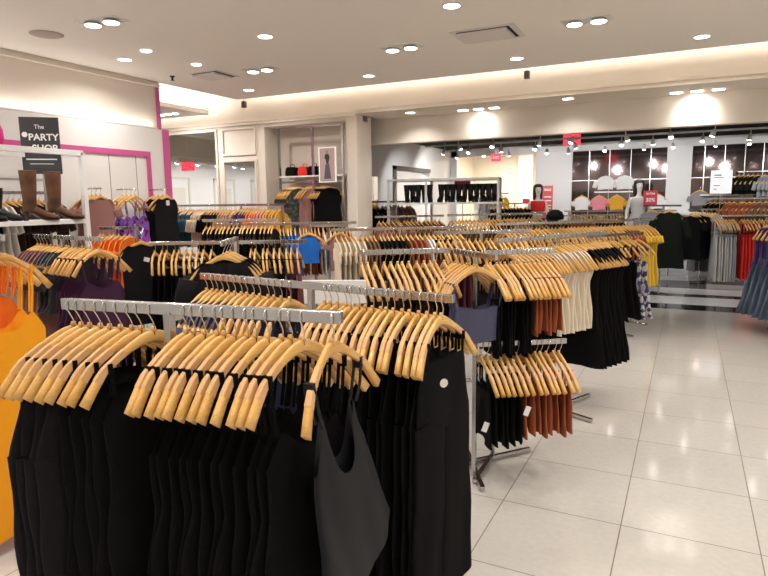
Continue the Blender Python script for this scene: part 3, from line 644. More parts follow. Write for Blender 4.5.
# ---- colourful rack
A, B = (-4.95, 5.45), (-3.55, 6.35)
rack('clothing_rack', 'chrome rack of green, blue and orange tops before the mirror wall', [(A, B, 1.38)], [(-4.3, 5.87, 1.37)], [((-4.8, 5.55), (-3.7, 6.25)), ((-4.45, 6.1), (-4.15, 5.6))])
row(A, B, 1.38, [(3, 'tee', 'red', dict(L=.6), 'knit_top', 'red top'), (5, 'tee', 'green', dict(L=.6), 'knit_top', 'green top'), (5, 'tee', 'midblue', dict(L=.6), 'knit_top', 'mid blue top'), (4, 'tee', 'teal', dict(L=.6), 'knit_top', 'teal top'), (4, 'tee', 'blue', dict(L=.6), 'knit_top', 'bright blue top'), (5, 'tee', 'rust', dict(L=.6), 'knit_top', 'rust-orange top'), (4, 'tee', 'white', dict(L=.6), 'knit_top', 'white top'), (4, 'tee', 'mauve', dict(L=.6), 'knit_top', 'mauve top')], 'the colourful rack before the mirror wall', False, far=True)
# blue tee facing out
def faceout(x, y, z, rz, kind, colr, nm, label, var=0, hl=None, **kw):
    want_hanger(x, y, z, rz, hl or ('wooden hanger carrying the ' + label), None)
    o = link(nm, gmesh(kind, colr, var, **kw), None, (x, y, z), rz); tag(o, label, CAT.get(nm, nm.replace('_', ' '))); return o
FACE = math.radians(30)
faceout(-3.80, 5.70, 1.36, FACE, 'tee', 'blue', 'shirt', 'bright blue short-sleeved top facing the viewer', L=.42, w_=.13, sleeve=.06)
faceout(-3.50, 5.86, 1.36, FACE + .5, 'tee', 'mauve', 'shirt', 'mauve short-sleeved top beside the bright blue one', L=.5, w_=.14, sleeve=.05)
rack('clothing_rack', 'chrome stand with the bright blue and mauve face-out tops', [((-3.85, 5.78), (-3.45, 5.95), 1.36)], [(-3.65, 5.87, 1.35)], [((-3.8, 5.8), (-3.5, 5.95))])
# ---- clip-hanger rack with black bottoms
rack('clothing_rack', 'chrome rack of black bottoms behind the black jackets', [((-4.12, 3.72), (-2.95, 4.38), 1.29)], [(-3.5, 4.07, 1.28)], [((-4.1, 3.7), (-3.0, 4.35)), ((-3.65, 4.3), (-3.35, 3.8))])
row((-4.10, 3.73), (-3.62, 4.0), 1.29, [(10, 'pants', 'black', dict(L=.98), 'wide_trousers', 'black trousers')], 'the rack behind the jackets', False)
row((-3.40, 4.13), (-2.97, 4.37), 1.29, [(6, 'skirt', 'black', dict(L=.7), 'skirt', 'black skirt'), (3, 'skirt', 'wine', dict(L=.7), 'skirt', 'wine-red skirt')], 'the rack behind the jackets', False)
rack('clothing_rack', 'chrome rack of black tops just right of the pink partition end', [((-4.75, 5.05), (-3.95, 5.35), 1.44)], [(-4.35, 5.2, 1.43)], [((-4.7, 5.05), (-4.0, 5.35))])
row((-4.75, 5.05), (-3.95, 5.35), 1.44, [(18, 'tee', 'black', dict(L=.65), 'knit_top', 'black top')], 'the rack right of the partition end', False, far=True)
# black jackets facing the viewer
for i, (x, y) in enumerate(((-2.62, 3.02), (-2.56, 2.92), (-2.50, 2.82))):
    faceout(x, y, 1.385, FACE + .12 + .04 * i, 'jacket', 'softblack', 'jacket', ['rearmost', 'middle', 'foremost'][i] + ' of three black jackets on the arm behind the second rack', L=.5)
rack('clothing_rack', 'chrome stand with an arm carrying three black jackets', [((-2.72, 3.2), (-2.46, 2.76), 1.385)], [(-2.72, 3.2, 1.40)], [((-2.9, 3.2), (-2.5, 3.2)), ((-2.72, 3.35), (-2.6, 2.9))])
# ---- purple tops rack (left)
A, B = (-4.75, 3.12), (-3.72, 2.95)
rack('clothing_rack', 'chrome rack of plum satin tops at the left, before the black tee', [(A, B, 1.38)], [(-4.3, 3.05, 1.37)], [((-4.7, 3.1), (-3.8, 2.97)), ((-4.34, 2.75), (-4.26, 3.35))])
row(A, B, 1.38, [(6, 'tee', 'mauve', dict(L=.8), 'knit_top', 'mauve top'), (4, 'tee', 'fuzzy', dict(L=.55, th=.02), 'knit_top', 'fluffy black top'), (7, 'dress', 'plum', dict(L=.95, wt=.17), 'strappy_dress', 'plum satin dress')], 'the left rack of plum dresses', True, ('left',), jit=2.5)
# ---- orange dresses far left
A, B = (-3.35, 1.78), (-2.74, 1.66)
rack('clothing_rack', 'chrome rack of orange dresses at the left edge of the photo', [(A, B, 1.48)], [(-3.3, 1.77, 1.47)], [((-3.6, 1.8), (-3.0, 1.7)), ((-3.3, 1.5), (-3.3, 2.05))])
row(A, B, 1.48, [(5, 'dress', 'orange', dict(L=1.35), 'maxi_dress', 'orange maxi dress'), (2, 'dress', 'marigold', dict(L=1.42, wt=.19, wb=.26, neck=.14, zt=-.36), 'maxi_dress', 'marigold maxi dress')], 'the left-edge rack', True, ('left',), yaw=.25)
# ---- orange tops
rack('clothing_rack', 'chrome stand of orange tops behind the plum dresses', [((-5.16, 4.07), (-4.72, 4.15), 1.40)], [(-4.75, 4.15, 1.44)], [((-5.1, 4.1), (-4.6, 4.15))])
row((-5.2, 4.06), (-4.78, 4.14), 1.40, [(7, 'tee', 'orange', dict(L=.62, sleeve=.1), 'knit_top', 'orange top')], 'the stand of orange tops', True, ('left',))
bt = faceout(-4.50, 3.98, 1.36, math.radians(42), 'tee', 'softblack', 'shirt', 'long black sleeveless tee with a small white tag, facing the viewer', L=.85, sleeve=0)
pin(MB().quadbox((0, 0, 0), (.05, .003, .04)).build('price_tag', TAG), bt, (-4.44, 3.975, 1.12), (0, .3, math.radians(42)))
tag(MB().tube([(-4.50, 3.98, 1.345), (-4.62, 4.12, 1.40), (-4.72, 4.15, 1.42)], .008).build('garment_bracket', CHROME), 'chrome arm holding the face-out black tee', 'rack arm')
# ---- face-outs on the partition wall
for (y, kind, colr, lb, kw) in ((4.52, 'tee', 'mauve', 'mauve dress on the left partition, behind the brown boots', dict(L=1.1, sleeve=.1)), (4.98, 'dress', 'floral', 'purple floral dress on the left partition', dict(L=1.0, wt=.19)), (5.45, 'tee', 'softblack', 'black sleeveless dress on the left partition with a white tag', dict(L=.95, sleeve=0))):
    arm = MB().tube([(-5.97, y, 1.80), (-5.66, y, 1.80)], .008)
    tag(arm.build('garment_bracket', CHROME), 'chrome wall arm behind the ' + ' '.join(lb.split()[:3]), 'rack arm')
    for q in range(4):
        x = -5.90 + q * .07
        want_hanger(x, y, 1.80, PI / 2, f'wooden hanger on the wall arm of the {" ".join(lb.split()[:2])}, {ORD[q+1]} from the wall', None)
        if q in (1, 3):
            o = link('hanging_dress', gmesh(kind, colr, q, **kw), None, (x, y, 1.80), PI / 2)
            tag(o, ('front ' if q == 3 else 'rear ') + lb, 'dress')
pin(MB().quadbox((0, 0, 0), (.002, .05, .06)).build('price_tag', TAG), o, (-5.655, 5.44, 1.64), (0, 0, 0))

# ---- wall rail below the mirrors
A, B = (-7.2, 6.75), (-5.0, 6.95)
rack('clothing_rack', 'long high chrome rail in front of the wall mirrors', [(A, B, 1.60)], [(-7.1, 6.76, 1.59), (-5.05, 6.95, 1.59)], [((-7.1, 6.6), (-7.1, 6.95)), ((-5.05, 6.8), (-5.05, 7.15))])
row(A, B, 1.60, [(6, 'tee', 'grey', dict(L=.6), 'knit_top', 'grey top'), (7, 'tee', 'teal', dict(L=.6), 'knit_top', 'teal top'), (4, 'tee', 'cream', dict(L=.6), 'knit_top', 'cream top'), (6, 'tee', 'black', dict(L=.65), 'knit_top', 'black top'), (6, 'tee', 'tan', dict(L=.6), 'knit_top', 'tan top'), (4, 'tee', 'purple', dict(L=.6), 'knit_top', 'purple top'), (3, 'tee', 'orange', dict(L=.6), 'knit_top', 'orange top'), (3, 'tee', 'pinkc', dict(L=.6), 'knit_top', 'pink top'), (5, 'tee', 'mustard', dict(L=.6), 'knit_top', 'mustard top')], 'the rail before the mirrors', False, far=True)
# ---- alcove
t = thing('clothing_rack', 'tall chrome frame with shelf and rail in the wall alcove', 'clothing rack', (-5.0, 7.62, 0))
f = MB()
for x in (-.57, 0.03, .54): f = MB().beam((x, 0, 0), (x, 0, 2.72), .03, .03).build('post', CHROME, t)
MB().beam((-.57, 0, 2.72), (.54, 0, 2.72), .03, .03).build('top_bar', CHROME, t)
MB().box((-.57, -.02, 2.0), (.54, .36, 2.02)).build('shelf', WHITE, t)
MB().beam((-.57, .05, 1.93), (.54, .05, 1.93), .016, .03).build('hang_bar', CHROME, t)
row((-5.46, 7.67), (-5.24, 7.67), 1.93, [(6, 'tee', 'darkfloral', dict(L=1.0, w_=.17, sleeve=.1), 'blouse', 'dark floral blouse')], 'the alcove rail', True, ('left',), yaw=-1.15)
row((-5.12, 7.67), (-4.98, 7.67), 1.93, [(3, 'tee', 'mauve', dict(L=.95, w_=.17, sleeve=0), 'blouse', 'dusty brown blouse')], 'the middle of the alcove rail', True, ('left',), yaw=-1.15)
row((-4.88, 7.67), (-4.70, 7.67), 1.93, [(5, 'tee', 'black', dict(L=1.05, w_=.19, sleeve=0), 'blouse', 'black blouse')], 'the right of the alcove rail', True, ('left',), yaw=-1.15)
p = thing('poster', 'framed fashion poster of a figure in a patterned skirt, in the alcove', 'poster', (-4.70, 7.58, 2.16))
MB().box((-.145, 0, -.25), (.145, .012, .25)).build('card', SIGNW, p)
MB().box((-.125, -.004, -.235), (.125, 0, .235)).build('photo', mat('poster_blush', (.50, .36, .33), .5), p)
fg = MB(); 
def flat(mb, pts, y): 
    k = len(mb.v); n = len(pts)
    for x, z in pts: mb.v.append((x, y, z))
    for x, z in pts: mb.v.append((x, y + .002, z))
    mb.f.append(tuple(range(k, k + n))); mb.f.append(tuple(reversed(range(k + n, k + 2 * n))))
    for i in range(n): mb.f.append((k + i, k + n + i, k + n + (i + 1) % n, k + (i + 1) % n))
    mb.mi += [mb.m] * (n + 2); mb.sm += [False] * (n + 2)
flat(fg, [(-.02, .07), (-.045, .10), (-.03, .15), (.03, .15), (.045, .10), (.02, .02), (-.01, .0)], -.006); fg.m = 1
flat(fg, [(-.03, .0), (-.055, -.2), (.065, -.2), (.03, .03)], -.0062); fg.m = 2
flat(fg, [(-.015, .15), (-.018, .195), (0, .21), (.018, .195), (.015, .15)], -.0061)
fg.build('printed_figure', [mat('poster_dark_top', (.03, .03, .035), .6), mat('poster_plaid', (.10, .09, .13), .6), mat('poster_skin', (.38, .2, .14), .6)], p)
for x, m_, lb in ((-5.22, C['red'], 'red folded bag on the alcove shelf'), (-5.05, C['black'], 'black folded bag on the alcove shelf'), (-5.45, C['black'], 'small black bag at the left of the alcove shelf')):
    mb = MB().rings([[(sx * w_, sy * .08, z) for sx, sy in ((-1, -1), (1, -1), (1, 1), (-1, 1))] for w_, z in ((.075, 0), (.085, .05), (.07, .12), (.04, .14))]); mb.tube([(-.04, 0, .13), (-.03, 0, .18), (.03, 0, .18), (.04, 0, .13)], .006)
    o = mb.build('handbag', m_, bevel=.01); o.location = (x, 7.78, 2.02); tag(o, lb, 'bag')
# rail of dark tops in the entrance behind the pier
rack('clothing_rack', 'chrome rail of dark and mauve tops behind the pier end', [((-4.9, 9.3), (-4.35, 9.9), 1.62)], [(-4.6, 9.6, 1.61)], [((-4.9, 9.4), (-4.4, 9.8))])
row((-4.9, 9.3), (-4.35, 9.9), 1.62, [(3, 'tee', 'black', dict(L=.75), 'knit_top', 'black top'), (2, 'tee', 'white', dict(L=.6), 'knit_top', 'white top'), (5, 'tee', 'mauve', dict(L=.7), 'knit_top', 'mauve top')], 'the rail behind the pier', False, far=True)
tag(MB().box((-5.395, 9.75, .3), (-5.385, 10.5, 2.1)).build('wall_mirror', MIRROR), 'narrow mirror on the white wall behind the pier end', 'mirror')

# ---- white shoe shelf with black boots
t = thing('shelf_unit', 'white open metal shelf unit holding a row of black boots', 'shelf unit', (-3.35, 9.05, 0), math.radians(12))
for x, y in ((-.95, -.25), (-.35, -.25), (.75, -.25), (-.95, .25), (-.35, .25), (.75, .25)): MB().beam((x, y, 0), (x, y, 1.97), .035, .035).build('post', WHITEM, t)
MB().box((-.97, -.27, 1.57), (.77, .27, 1.60)).build('shelf', WHITE, t)
MB().beam((-.95, -.25, 1.95), (.75, -.25, 1.95), .035, .035).beam((-.95, .25, 1.95), (.75, .25, 1.95), .035, .035).beam((-.95, -.25, 1.95), (-.95, .25, 1.95), .035, .035).beam((.75, -.25, 1.95), (.75, .25, 1.95), .035, .035).beam((-.35, -.25, 1.95), (-.35, .25, 1.95), .035, .035).build('top_frame', WHITEM, t)
def boot_mesh(m, mats, H=.28, heel=.05):
    mb = MB(); rr = []
    for z, cx_, rx, ry in ((heel * .9, -.012, .034, .032), (.085, -.012, .040, .036), (.12, -.006, .046, .040), (.16, -.002, .044, .041), (H * .75, 0, .052, .048), (H * .98, 0, .056, .052), (H, 0, .057, .053)):
        rr.append([(cx_ + rx * math.cos(2 * PI * j / 16), ry * math.sin(2 * PI * j / 16), z) for j in range(16)])
    mb.rings(rr, True); rr = []
    for x, hw_, z0, z1 in ((-.05, .02, heel * .9, .09), (-.02, .034, heel * .8, .115), (.03, .036, heel * .6, .12), (.07, .036, .018, .095), (.11, .040, .008, .070), (.15, .036, .008, .055), (.18, .020, .010, .042), (.192, .006, .014, .030)):
        zc, zr = (z0 + z1) / 2, (z1 - z0) / 2
        rr.append([(x, hw_ * math.cos(2 * PI * j / 14), zc + zr * math.sin(2 * PI * j / 14)) for j in range(14)])
    mb.rings(rr, True)
    sole = MB(); sole.rings([[(x, sy * w_, z + dz) for sy, dz in ((-1, 0), (1, 0), (1, .008), (-1, .008))] for x, w_, z in ((-.05, .024, heel - .006), (0, .032, heel - .012), (.07, .036, .01), (.11, .041, .0), (.16, .036, .0), (.19, .015, .004))], True, False)
    sole.rings([[(-.035 + r * math.cos(2 * PI * j / 8), r * .9 * math.sin(2 * PI * j / 8), z) for j in range(8)] for r, z in ((.016, 0), (.020, heel * .6), (.026, heel))])
    return mb.mesh('boot', m), sole.mesh('sole', mats)
bb = boot_mesh(mat('black_leather', (.01, .01, .011), .35), SOLE)
k = 0
for i in range(16):
    x = -.70 + i * .092
    if 5 <= i < 6: continue
    k += 1
    o = link('ankle_boot', bb[0], None, t.matrix_basis @ Vector((x, -.02 + .02 * (i % 2), 1.60)), t.rotation_euler.z - PI / 2 + random.uniform(-.3, .3) + (.5 if i % 2 else 0))
    tag(o, f'black ankle boot on the white shelf, {ORD[k]} from its left end', 'boot', 'black boots on the white shelf'); link('sole', bb[1], o)
# ---- left white shelf unit with brown boots
UX, UY0, UY1 = -5.08, 3.02, 3.87
t = thing('shelf_unit', 'white shelf unit at the left with tall brown boots on its shelf', 'shelf unit', (UX, UY1, 0))
for x in (0, -.5):
    for y in (0, -1.9): MB().beam((x, y, 0), (x, y, 2.11), .045, .045).build('post', WHITE, t, .003)
for x in (0, -.5): MB().beam((x, -1.9, 2.10), (x, 0, 2.10), .045, .05).build('top_rail', WHITE, t, .003)
for y in (-1.9, 0): MB().beam((-.5, y, 2.10), (0, y, 2.10), .045, .05).build('top_rail', WHITE, t, .003)
MB().box((-.52, -1.92, 1.455), (.022, .022, 1.495)).build('shelf', WHITE, t, .003)
MB().box((-.52, -1.92, .35), (.022, .022, .39)).build('shelf', WHITE, t, .003)
MB().box((-.52, -1.92, 1.86), (-.50, .022, 1.88)).build('back_rail', CHROMED, t)
tb = boot_mesh(LEATHER, SOLE, .40, .075)
for x, y, rz, lb in ((-5.12, 3.36, 1.35, 'left one of the pair of tall brown suede heeled boots'), (-5.16, 3.62, 1.05, 'right one of the pair of tall brown suede heeled boots')):
    o = link('tall_boot', tb[0], None, (x, y, 1.495), rz); o.scale = (1.22, 1.3, 1.08); tag(o, lb + ' on the left shelf', 'boot'); link('sole', tb[1], o)
for x, y, rz, lb in ((-5.15, 2.95, 1.2, 'black boot left of the brown boots, further from them'), (-5.2, 3.12, 1.2, 'black boot directly left of the brown boots')):
    o = link('ankle_boot', bb[0], None, (x, y, 1.495), rz); tag(o, lb, 'boot'); link('sole', bb[1], o)
# sign THE PARTY SHOP
t = thing('shop_sign', 'charcoal card sign reading The PARTY SHOP above the brown boots', 'sign', (-5.46, 3.74, 2.22), math.radians(42))
MB().box((-.165, -.008, -.30), (.165, .008, .22)).build('card', SIGNK, t)
textmesh('lettering', 'The', .055, INK, t, (.0, -.010, .13), (PI / 2, 0, 0)); textmesh('lettering', 'PARTY', .085, INK, t, (.03, -.010, .035), (PI / 2, 0, 0), bold=.002); textmesh('lettering', 'SHOP', .085, INK, t, (.035, -.010, -.065), (PI / 2, 0, 0), bold=.002)
MB().lathe([(.03, 0), (.035, .002)], (0, 0, 0), 16).build('star_mark', INK, t).matrix_basis = Matrix.Translation((-.125, -.010, .06)) @ Matrix.Scale(.7, 4) @ Matrix.Rotation(PI / 2, 4, 'X')
MB().box((-.012, .008, -1.1 + .39 - .0), (.012, .02, -.28)).build('stem', CHROME, t)
MB().box((-.13, -.011, -.17), (.13, -.009, -.16)).box((-.10, -.011, -.21), (.10, -.009, -.205)).build('underline', INK, t)
# pink bag hanging over the top rail
mb = MB().rings([[(.04 * math.cos(a) * s, .15 * math.sin(a) * s, z) for a in [2 * PI * j / 14 for j in range(14)]] for s, z in ((.9, 0), (1.05, .02), (1, .12), (.8, .19), (.6, .20))])
mb.tube([(0, -.08, .19), (0, -.06, .27), (0, .06, .27), (0, .08, .19)], .009)
o = mb.build('handbag', mat('magenta_leather', (.75, .01, .22), .4)); o.location = (-5.1, 3.02, 2.125); tag(o, 'magenta pink handbag on top of the left white shelf unit', 'bag')
# white top and black clothes behind the left shelf on the partition rail
rack('clothing_rack', 'chrome wall rail behind the left shelf unit', [((-5.75, 2.4), (-5.75, 4.1), 1.75)], [(-5.75, 2.5, 1.74), (-5.75, 4.05, 1.74)], [])
row((-5.75, 2.5), (-5.75, 4.1), 1.75, [(12, 'tee', 'black', dict(L=.8), 'knit_top', 'black top'), (3, 'tee', 'white', dict(L=.8), 'knit_top', 'white top'), (8, 'tee', 'darkwine', dict(L=.9), 'knit_top', 'dark brown top')], 'the rail behind the left shelf', False, far=True)

# ---- low white display tables
def table(x, y, rz, sx, sy, h, label):
    t = thing('display_table', label, 'table', (x, y, 0), rz)
    MB().box((-sx, -sy, h - .05), (sx, sy, h)).build('tabletop', WHITE, t, .004)
    MB().box((-sx, -sy, .18), (sx, sy, .22)).build('lower_shelf', WHITE, t, .004)
    for a in (-1, 1):
        for b_ in (-1, 1): MB().box((a * sx - .02, b_ * sy - .02, 0), (a * sx + .02, b_ * sy + .02, h - .05)).build('leg', WHITE, t)
table(-3.35, 5.35 - .35, .5, .42, .28, .74, 'low white display table behind the second rack')
for i in range(4):
    m_ = [C['tan'], C['white'], C['mauve'], C['grey']][i]
    mb = MB()
    for q in range(3): mb.rings([[(sx * .13, sy * .11, z) for sx, sy in ((-1, -1), (1, -1), (1, 1), (-1, 1))] for z in (q * .035, q * .035 + .03)], True, False)
    a = .5; px = -.28 + i * .28
    if i < 3:
        o = mb.build('folded_stack', m_, bevel=.008); o.location = (-3.35 + math.cos(a) * px * .95, 5.0 + math.sin(a) * px * .95, .742); o.rotation_euler = (0, 0, a); tag(o, ['folded tan clothes', 'folded white clothes', 'folded mauve clothes'][i] + ' on the low white display table', 'folded clothes')
bd = tag(MB().box((-.16, -.012, 0), (.16, .012, .12)).build('blank_board', WHITE), 'blank white board lying between the front racks', 'board'); bd.location = (-1.62, 2.66, 1.10); bd.rotation_euler = (0, 0, .42)
tag(MB().beam((-1.62, 2.67, 0), (-1.62, 2.67, 1.10), .02, .02).beam((-1.8, 2.6, .01), (-1.44, 2.74, .01), .03, .02).build('board_stand', CHROME), 'chrome stand under the blank white board', 'stand')

# ---- right side: maxi dresses rack, denim
A, B = (.42, 12.35), (1.75, 12.75)
rack('clothing_rack', 'chrome rack of long grey and red dresses at the far right', [(A, B, 1.30)], [(.44, 12.36, 1.29), (1.7, 12.73, 1.29)], [((.44, 12.36), (1.7, 12.73))])
MBb = MB().box((.36, 12.15, 0), (1.8, 12.95, .09)); tag(MBb.build('low_platform', CHROMED), 'low steel platform under the rack of long grey and red dresses', 'platform')
row(A, (.78, 12.46), 1.30, [(6, 'dress', 'palegrey', dict(L=1.15, wt=.17, wb=.2, th=.02), 'maxi_dress', 'pale grey maxi dress'), (2, 'dress', 'grey', dict(L=1.15, wt=.17, wb=.2, th=.02), 'maxi_dress', 'mid grey maxi dress')], 'the far right rack', False, far=True)
row((.80, 12.47), B, 1.30, [(5, 'dress', 'red', dict(L=1.12, wt=.17, wb=.2, th=.02), 'maxi_dress', 'red maxi dress'), (5, 'dress', 'maroon', dict(L=1.12, wt=.17, wb=.2, th=.02), 'maxi_dress', 'maroon maxi dress'), (6, 'dress', 'mauve', dict(L=1.1, th=.02), 'maxi_dress', 'mauve maxi dress')], 'the red end of the far right rack', False, far=True)
A, B = (.86, 8.75), (1.25, 7.95)
rack('clothing_rack', 'chrome rack of denim skirts and purple tops at the right edge', [(A, B, 1.36)], [(1.1, 8.3, 1.35)], [((.95, 8.6), (1.25, 8.0))])
row(A, B, 1.36, [(9, 'tee', 'purple', dict(L=.55, w_=.19, sleeve=0), 'knit_top', 'purple top'),], 'the right-edge rack', True, ('far',), jit=3)
for i in range(7):
    o = link('denim_skirt', gmesh('skirt', 'denim', i % 3, L=1.14, wt=.15, wb=.32, zt=-.46, th=.024, lo=False), None, (.88 + i * .05, 8.70 - i * .105, 1.35), math.atan2(-.8, .39) - PI / 2)
    tag(o, f'long flared denim skirt below a purple top, {ORD[i+1]} from the far end', 'skirt', 'flared denim skirts at the right edge')
# dark coat facing out + neighbours on the far wall side
faceout(-.27, 10.9, 1.50, 0.02, 'tee', 'darkgreen', 'coat', 'dark green-black long top facing out before the striped floor', L=1.02, sleeve=.34, w_=.23, flare=1.15)
faceout(-.55, 11.3, 1.50, .1, 'tee', 'grey', 'coat', 'grey long top behind the dark green-black one', L=1.0, sleeve=.3, w_=.22)
rack('clothing_rack', 'chrome stand with the dark green-black face-out top', [((-.7, 11.4), (-.1, 10.95), 1.50)], [(-.38, 11.16, 1.49)], [((-.5, 11.3), (0, 11.0))])
rack('clothing_rack', 'chrome rack of black tops left of the grey maxi dresses', [((.0, 12.9), (.5, 13.3), 1.40)], [(.25, 13.1, 1.39)], [((.1, 12.98), (.4, 13.2))])
row((-.02, 12.2), (.30, 12.9), 1.40, [(3, 'tee', 'black', dict(L=.9), 'knit_top', 'black top')], 'the stand before the far pilaster', False, far=True)
row((.05, 12.95), (.5, 13.3), 1.40, [(10, 'tee', 'palegrey', dict(L=.62), 'knit_top', 'pale grey top')], 'the rack before the far pilaster', False, far=True)
rack('clothing_rack', 'low chrome rack of grey tops under the pale grey tops', [((.05, 13.0), (.5, 13.2), .78)], [(.08, 13.0, .77)], [])
row((.05, 13.0), (.5, 13.2), .78, [(7, 'tee', 'grey', dict(L=.55), 'knit_top', 'grey top')], 'the low rack before the far pilaster', False, far=True)
# row under the displays
A, B = (-2.3, 12.9), (-.2, 13.3)
rack('clothing_rack', 'long chrome rack before the far display bay', [(A, B, 1.38)], [(-2.2, 12.92, 1.37), (-.3, 13.28, 1.37)], [])
row(A, B, 1.38, [(9, 'tee', 'tan', dict(L=.8), 'knit_top', 'tan top'), (9, 'tee', 'mauve', dict(L=.8), 'knit_top', 'mauve top'), (7, 'tee', 'brown', dict(L=.8), 'knit_top', 'brown top'), (7, 'tee', 'black', dict(L=.8), 'knit_top', 'black top')], 'the rack before the far displays', False, far=True)
A, B = (-2.2, 9.6), (-1.0, 10.9)
rack('clothing_rack', 'chrome rack of black and rust clothes before the mannequins', [(A, B, 1.36)], [(-1.6, 10.25, 1.35)], [])
row(A, B, 1.36, [(10, 'tee', 'darkwine', dict(L=.8), 'knit_top', 'dark brown top'), (8, 'tee', 'rust', dict(L=.8), 'knit_top', 'rust top'), (10, 'tee', 'black', dict(L=.9), 'knit_top', 'black top')], 'the rack before the mannequins', False, far=True)
# black garments under the far opening
rack('clothing_rack', 'chrome rack of black tops beyond the boot shelf', [((-3.6, 12.6), (-3.0, 13.0), 1.55)], [(-3.3, 12.8, 1.54)], [])
row((-3.75, 12.5), (-3.0, 13.0), 1.55, [(12, 'tee', 'black', dict(L=.9), 'knit_top', 'black top')], 'the rack left of the red mannequin', False, far=True)
rack('clothing_rack', 'chrome rack of yellow and pale tops in the far opening', [((-4.4, 13.4), (-3.7, 13.8), 1.78)], [(-4.0, 13.6, 1.77)], [])
row((-4.4, 13.4), (-3.7, 13.8), 1.78, [(7, 'tee', 'white', dict(L=.6), 'knit_top', 'white top'), (4, 'tee', 'yellow', dict(L=.6), 'knit_top', 'yellow top')], 'the rack in the far opening', False, far=True)
# goods on the far display bays
for x, z, c_, lb in ((-1.68, 2.12, 'white', 'white top standing on the far display ledge, left'), (-1.28, 2.12, 'white', 'white top standing on the far display ledge, right')):
    o = link('shirt', gmesh('tee', c_, 0, L=.42, lo=True), None, (x, 14.36, z + .09), 0); o.scale = (.9, 1, .9); tag(o, lb, 'top')
for x, z, c_, lb in ((-2.18, 1.78, 'white', 'white top on the far left display bay'), (-1.80, 1.78, 'pinkc', 'pink top on the far display bay under the ledge'), (-1.43, 1.78, 'mustard', 'mustard top on the far display bay under the ledge'), (-.62, 1.80, 'white', 'white top on the far display bay behind the cream mannequin'), (.20, 1.86, 'grey', 'grey top at the left of the right far display bay'),
                     (-2.15, 1.32, 'teal', 'teal top low on the far display bay'), (-1.75, 1.32, 'tan', 'tan top low on the far display bay'), (-1.35, 1.32, 'midblue', 'blue top low on the far display bay'), (1.02, 1.5, 'tan', 'tan top low on the right far display bay')):
    faceout(x, 14.42, z, 0, 'tee', c_, 'shirt', lb, L=.40, lo=True, w_=.17, sleeve=.10)
rack('clothing_rack', 'chrome rail of dark green and grey tops on the right far display bay', [((.85, 14.25), (2.2, 14.25), 2.13)], [], [])
row((.85, 14.25), (1.25, 14.25), 2.13, [(5, 'tee', 'darkgreen', dict(L=.45), 'knit_top', 'dark green top')], 'the high rail of the right display', False, far=True, yaw=-.9)
row((1.28, 14.25), (1.7, 14.25), 2.13, [(5, 'tee', 'grey', dict(L=.5), 'knit_top', 'denim-grey top')], 'the high rail of the right display', False, far=True, yaw=-.9)
rack('clothing_rack', 'chrome rail of rust tops under the ledge of the right far display', [((.3, 14.2), (2.2, 14.2), 1.60)], [], [])
row((.3, 14.2), (2.0, 14.2), 1.60, [(4, 'tee', 'black', dict(L=.5), 'knit_top', 'black top'), (6, 'tee', 'rust', dict(L=.5), 'knit_top', 'rust top'), (5, 'tee', 'brown', dict(L=.5), 'knit_top', 'brown top'), (3, 'tee', 'wine', dict(L=.5), 'knit_top', 'dark red top')], 'the low rail of the right display', False, far=True, yaw=-.9)
# items inside the black-framed portal
for i, (z, c_) in enumerate(((1.35, 'tan'), (1.9, 'orange'))):
    rack('clothing_rack', ['lower', 'upper'][i] + ' rail of clothes inside the black-framed portal', [((-7.0, 12.2), (-7.0, 14.0), z)], [], [])
    row((-7.0, 12.2), (-7.0, 14.0), z, [(14, 'tee', c_, dict(L=.45), 'knit_top', c_ + ' top')], 'the ' + ['lower', 'upper'][i] + ' rail in the portal', False, far=True, yaw=-.3)

for i, x in enumerate((-8.5, -6.5, -4.5, -2.5)):  # unseen lamps added to brighten the rear wall reflected by the mirrors
    t = thing('wall_washer', f'added unseen lamp brightening the rear wall, {ORD[i+1]} from the left', 'ceiling light', (x, -2.6, CZ))
    MB().lathe([(.05, -.001), (.045, -.008)], (0, 0, 0), 14).build('lens', LED, t)
    lamp('SPOT', 'bulb', t, (0, 0, -.03), 60, (math.radians(-40), 0, 0), .04, spot=math.radians(100), blend=1, col=NEUT)
for k, (y, x) in enumerate(((.0, -11.4), (3.4, -11.2))):
    t = thing('light_track', f'white lighting track in the side room seen only in the mirror, {"near" if k == 0 else "far"}', 'light track', (x, y, 2.75))
    MB().box((-.02, -1.6, 0), (.02, 1.6, .03)).build('rail', WHITEM, t); MB().tube([(0, 0, .03), (0, 0, .87)], .008).build('stem', WHITEM, t)
    for j in range(5):
        h = thing('track_spotlight', f'white track spotlight in the side room, {ORD[j+1]} on the {"near" if k == 0 else "far"} track', 'track light', (x, y - 1.4 + j * .7, 2.75), PI / 2)
        link('lamp_head', head_me, h); b = link('lens', bulb_me, h, (0, .046, -.148)); b.rotation_euler = (math.radians(24), 0, 0)
        if j % 2 == 0: lamp('SPOT', 'bulb', h, (0, .05, -.17), 90, (math.radians(50), 0, 0), .04, spot=math.radians(110), col=NEUT)
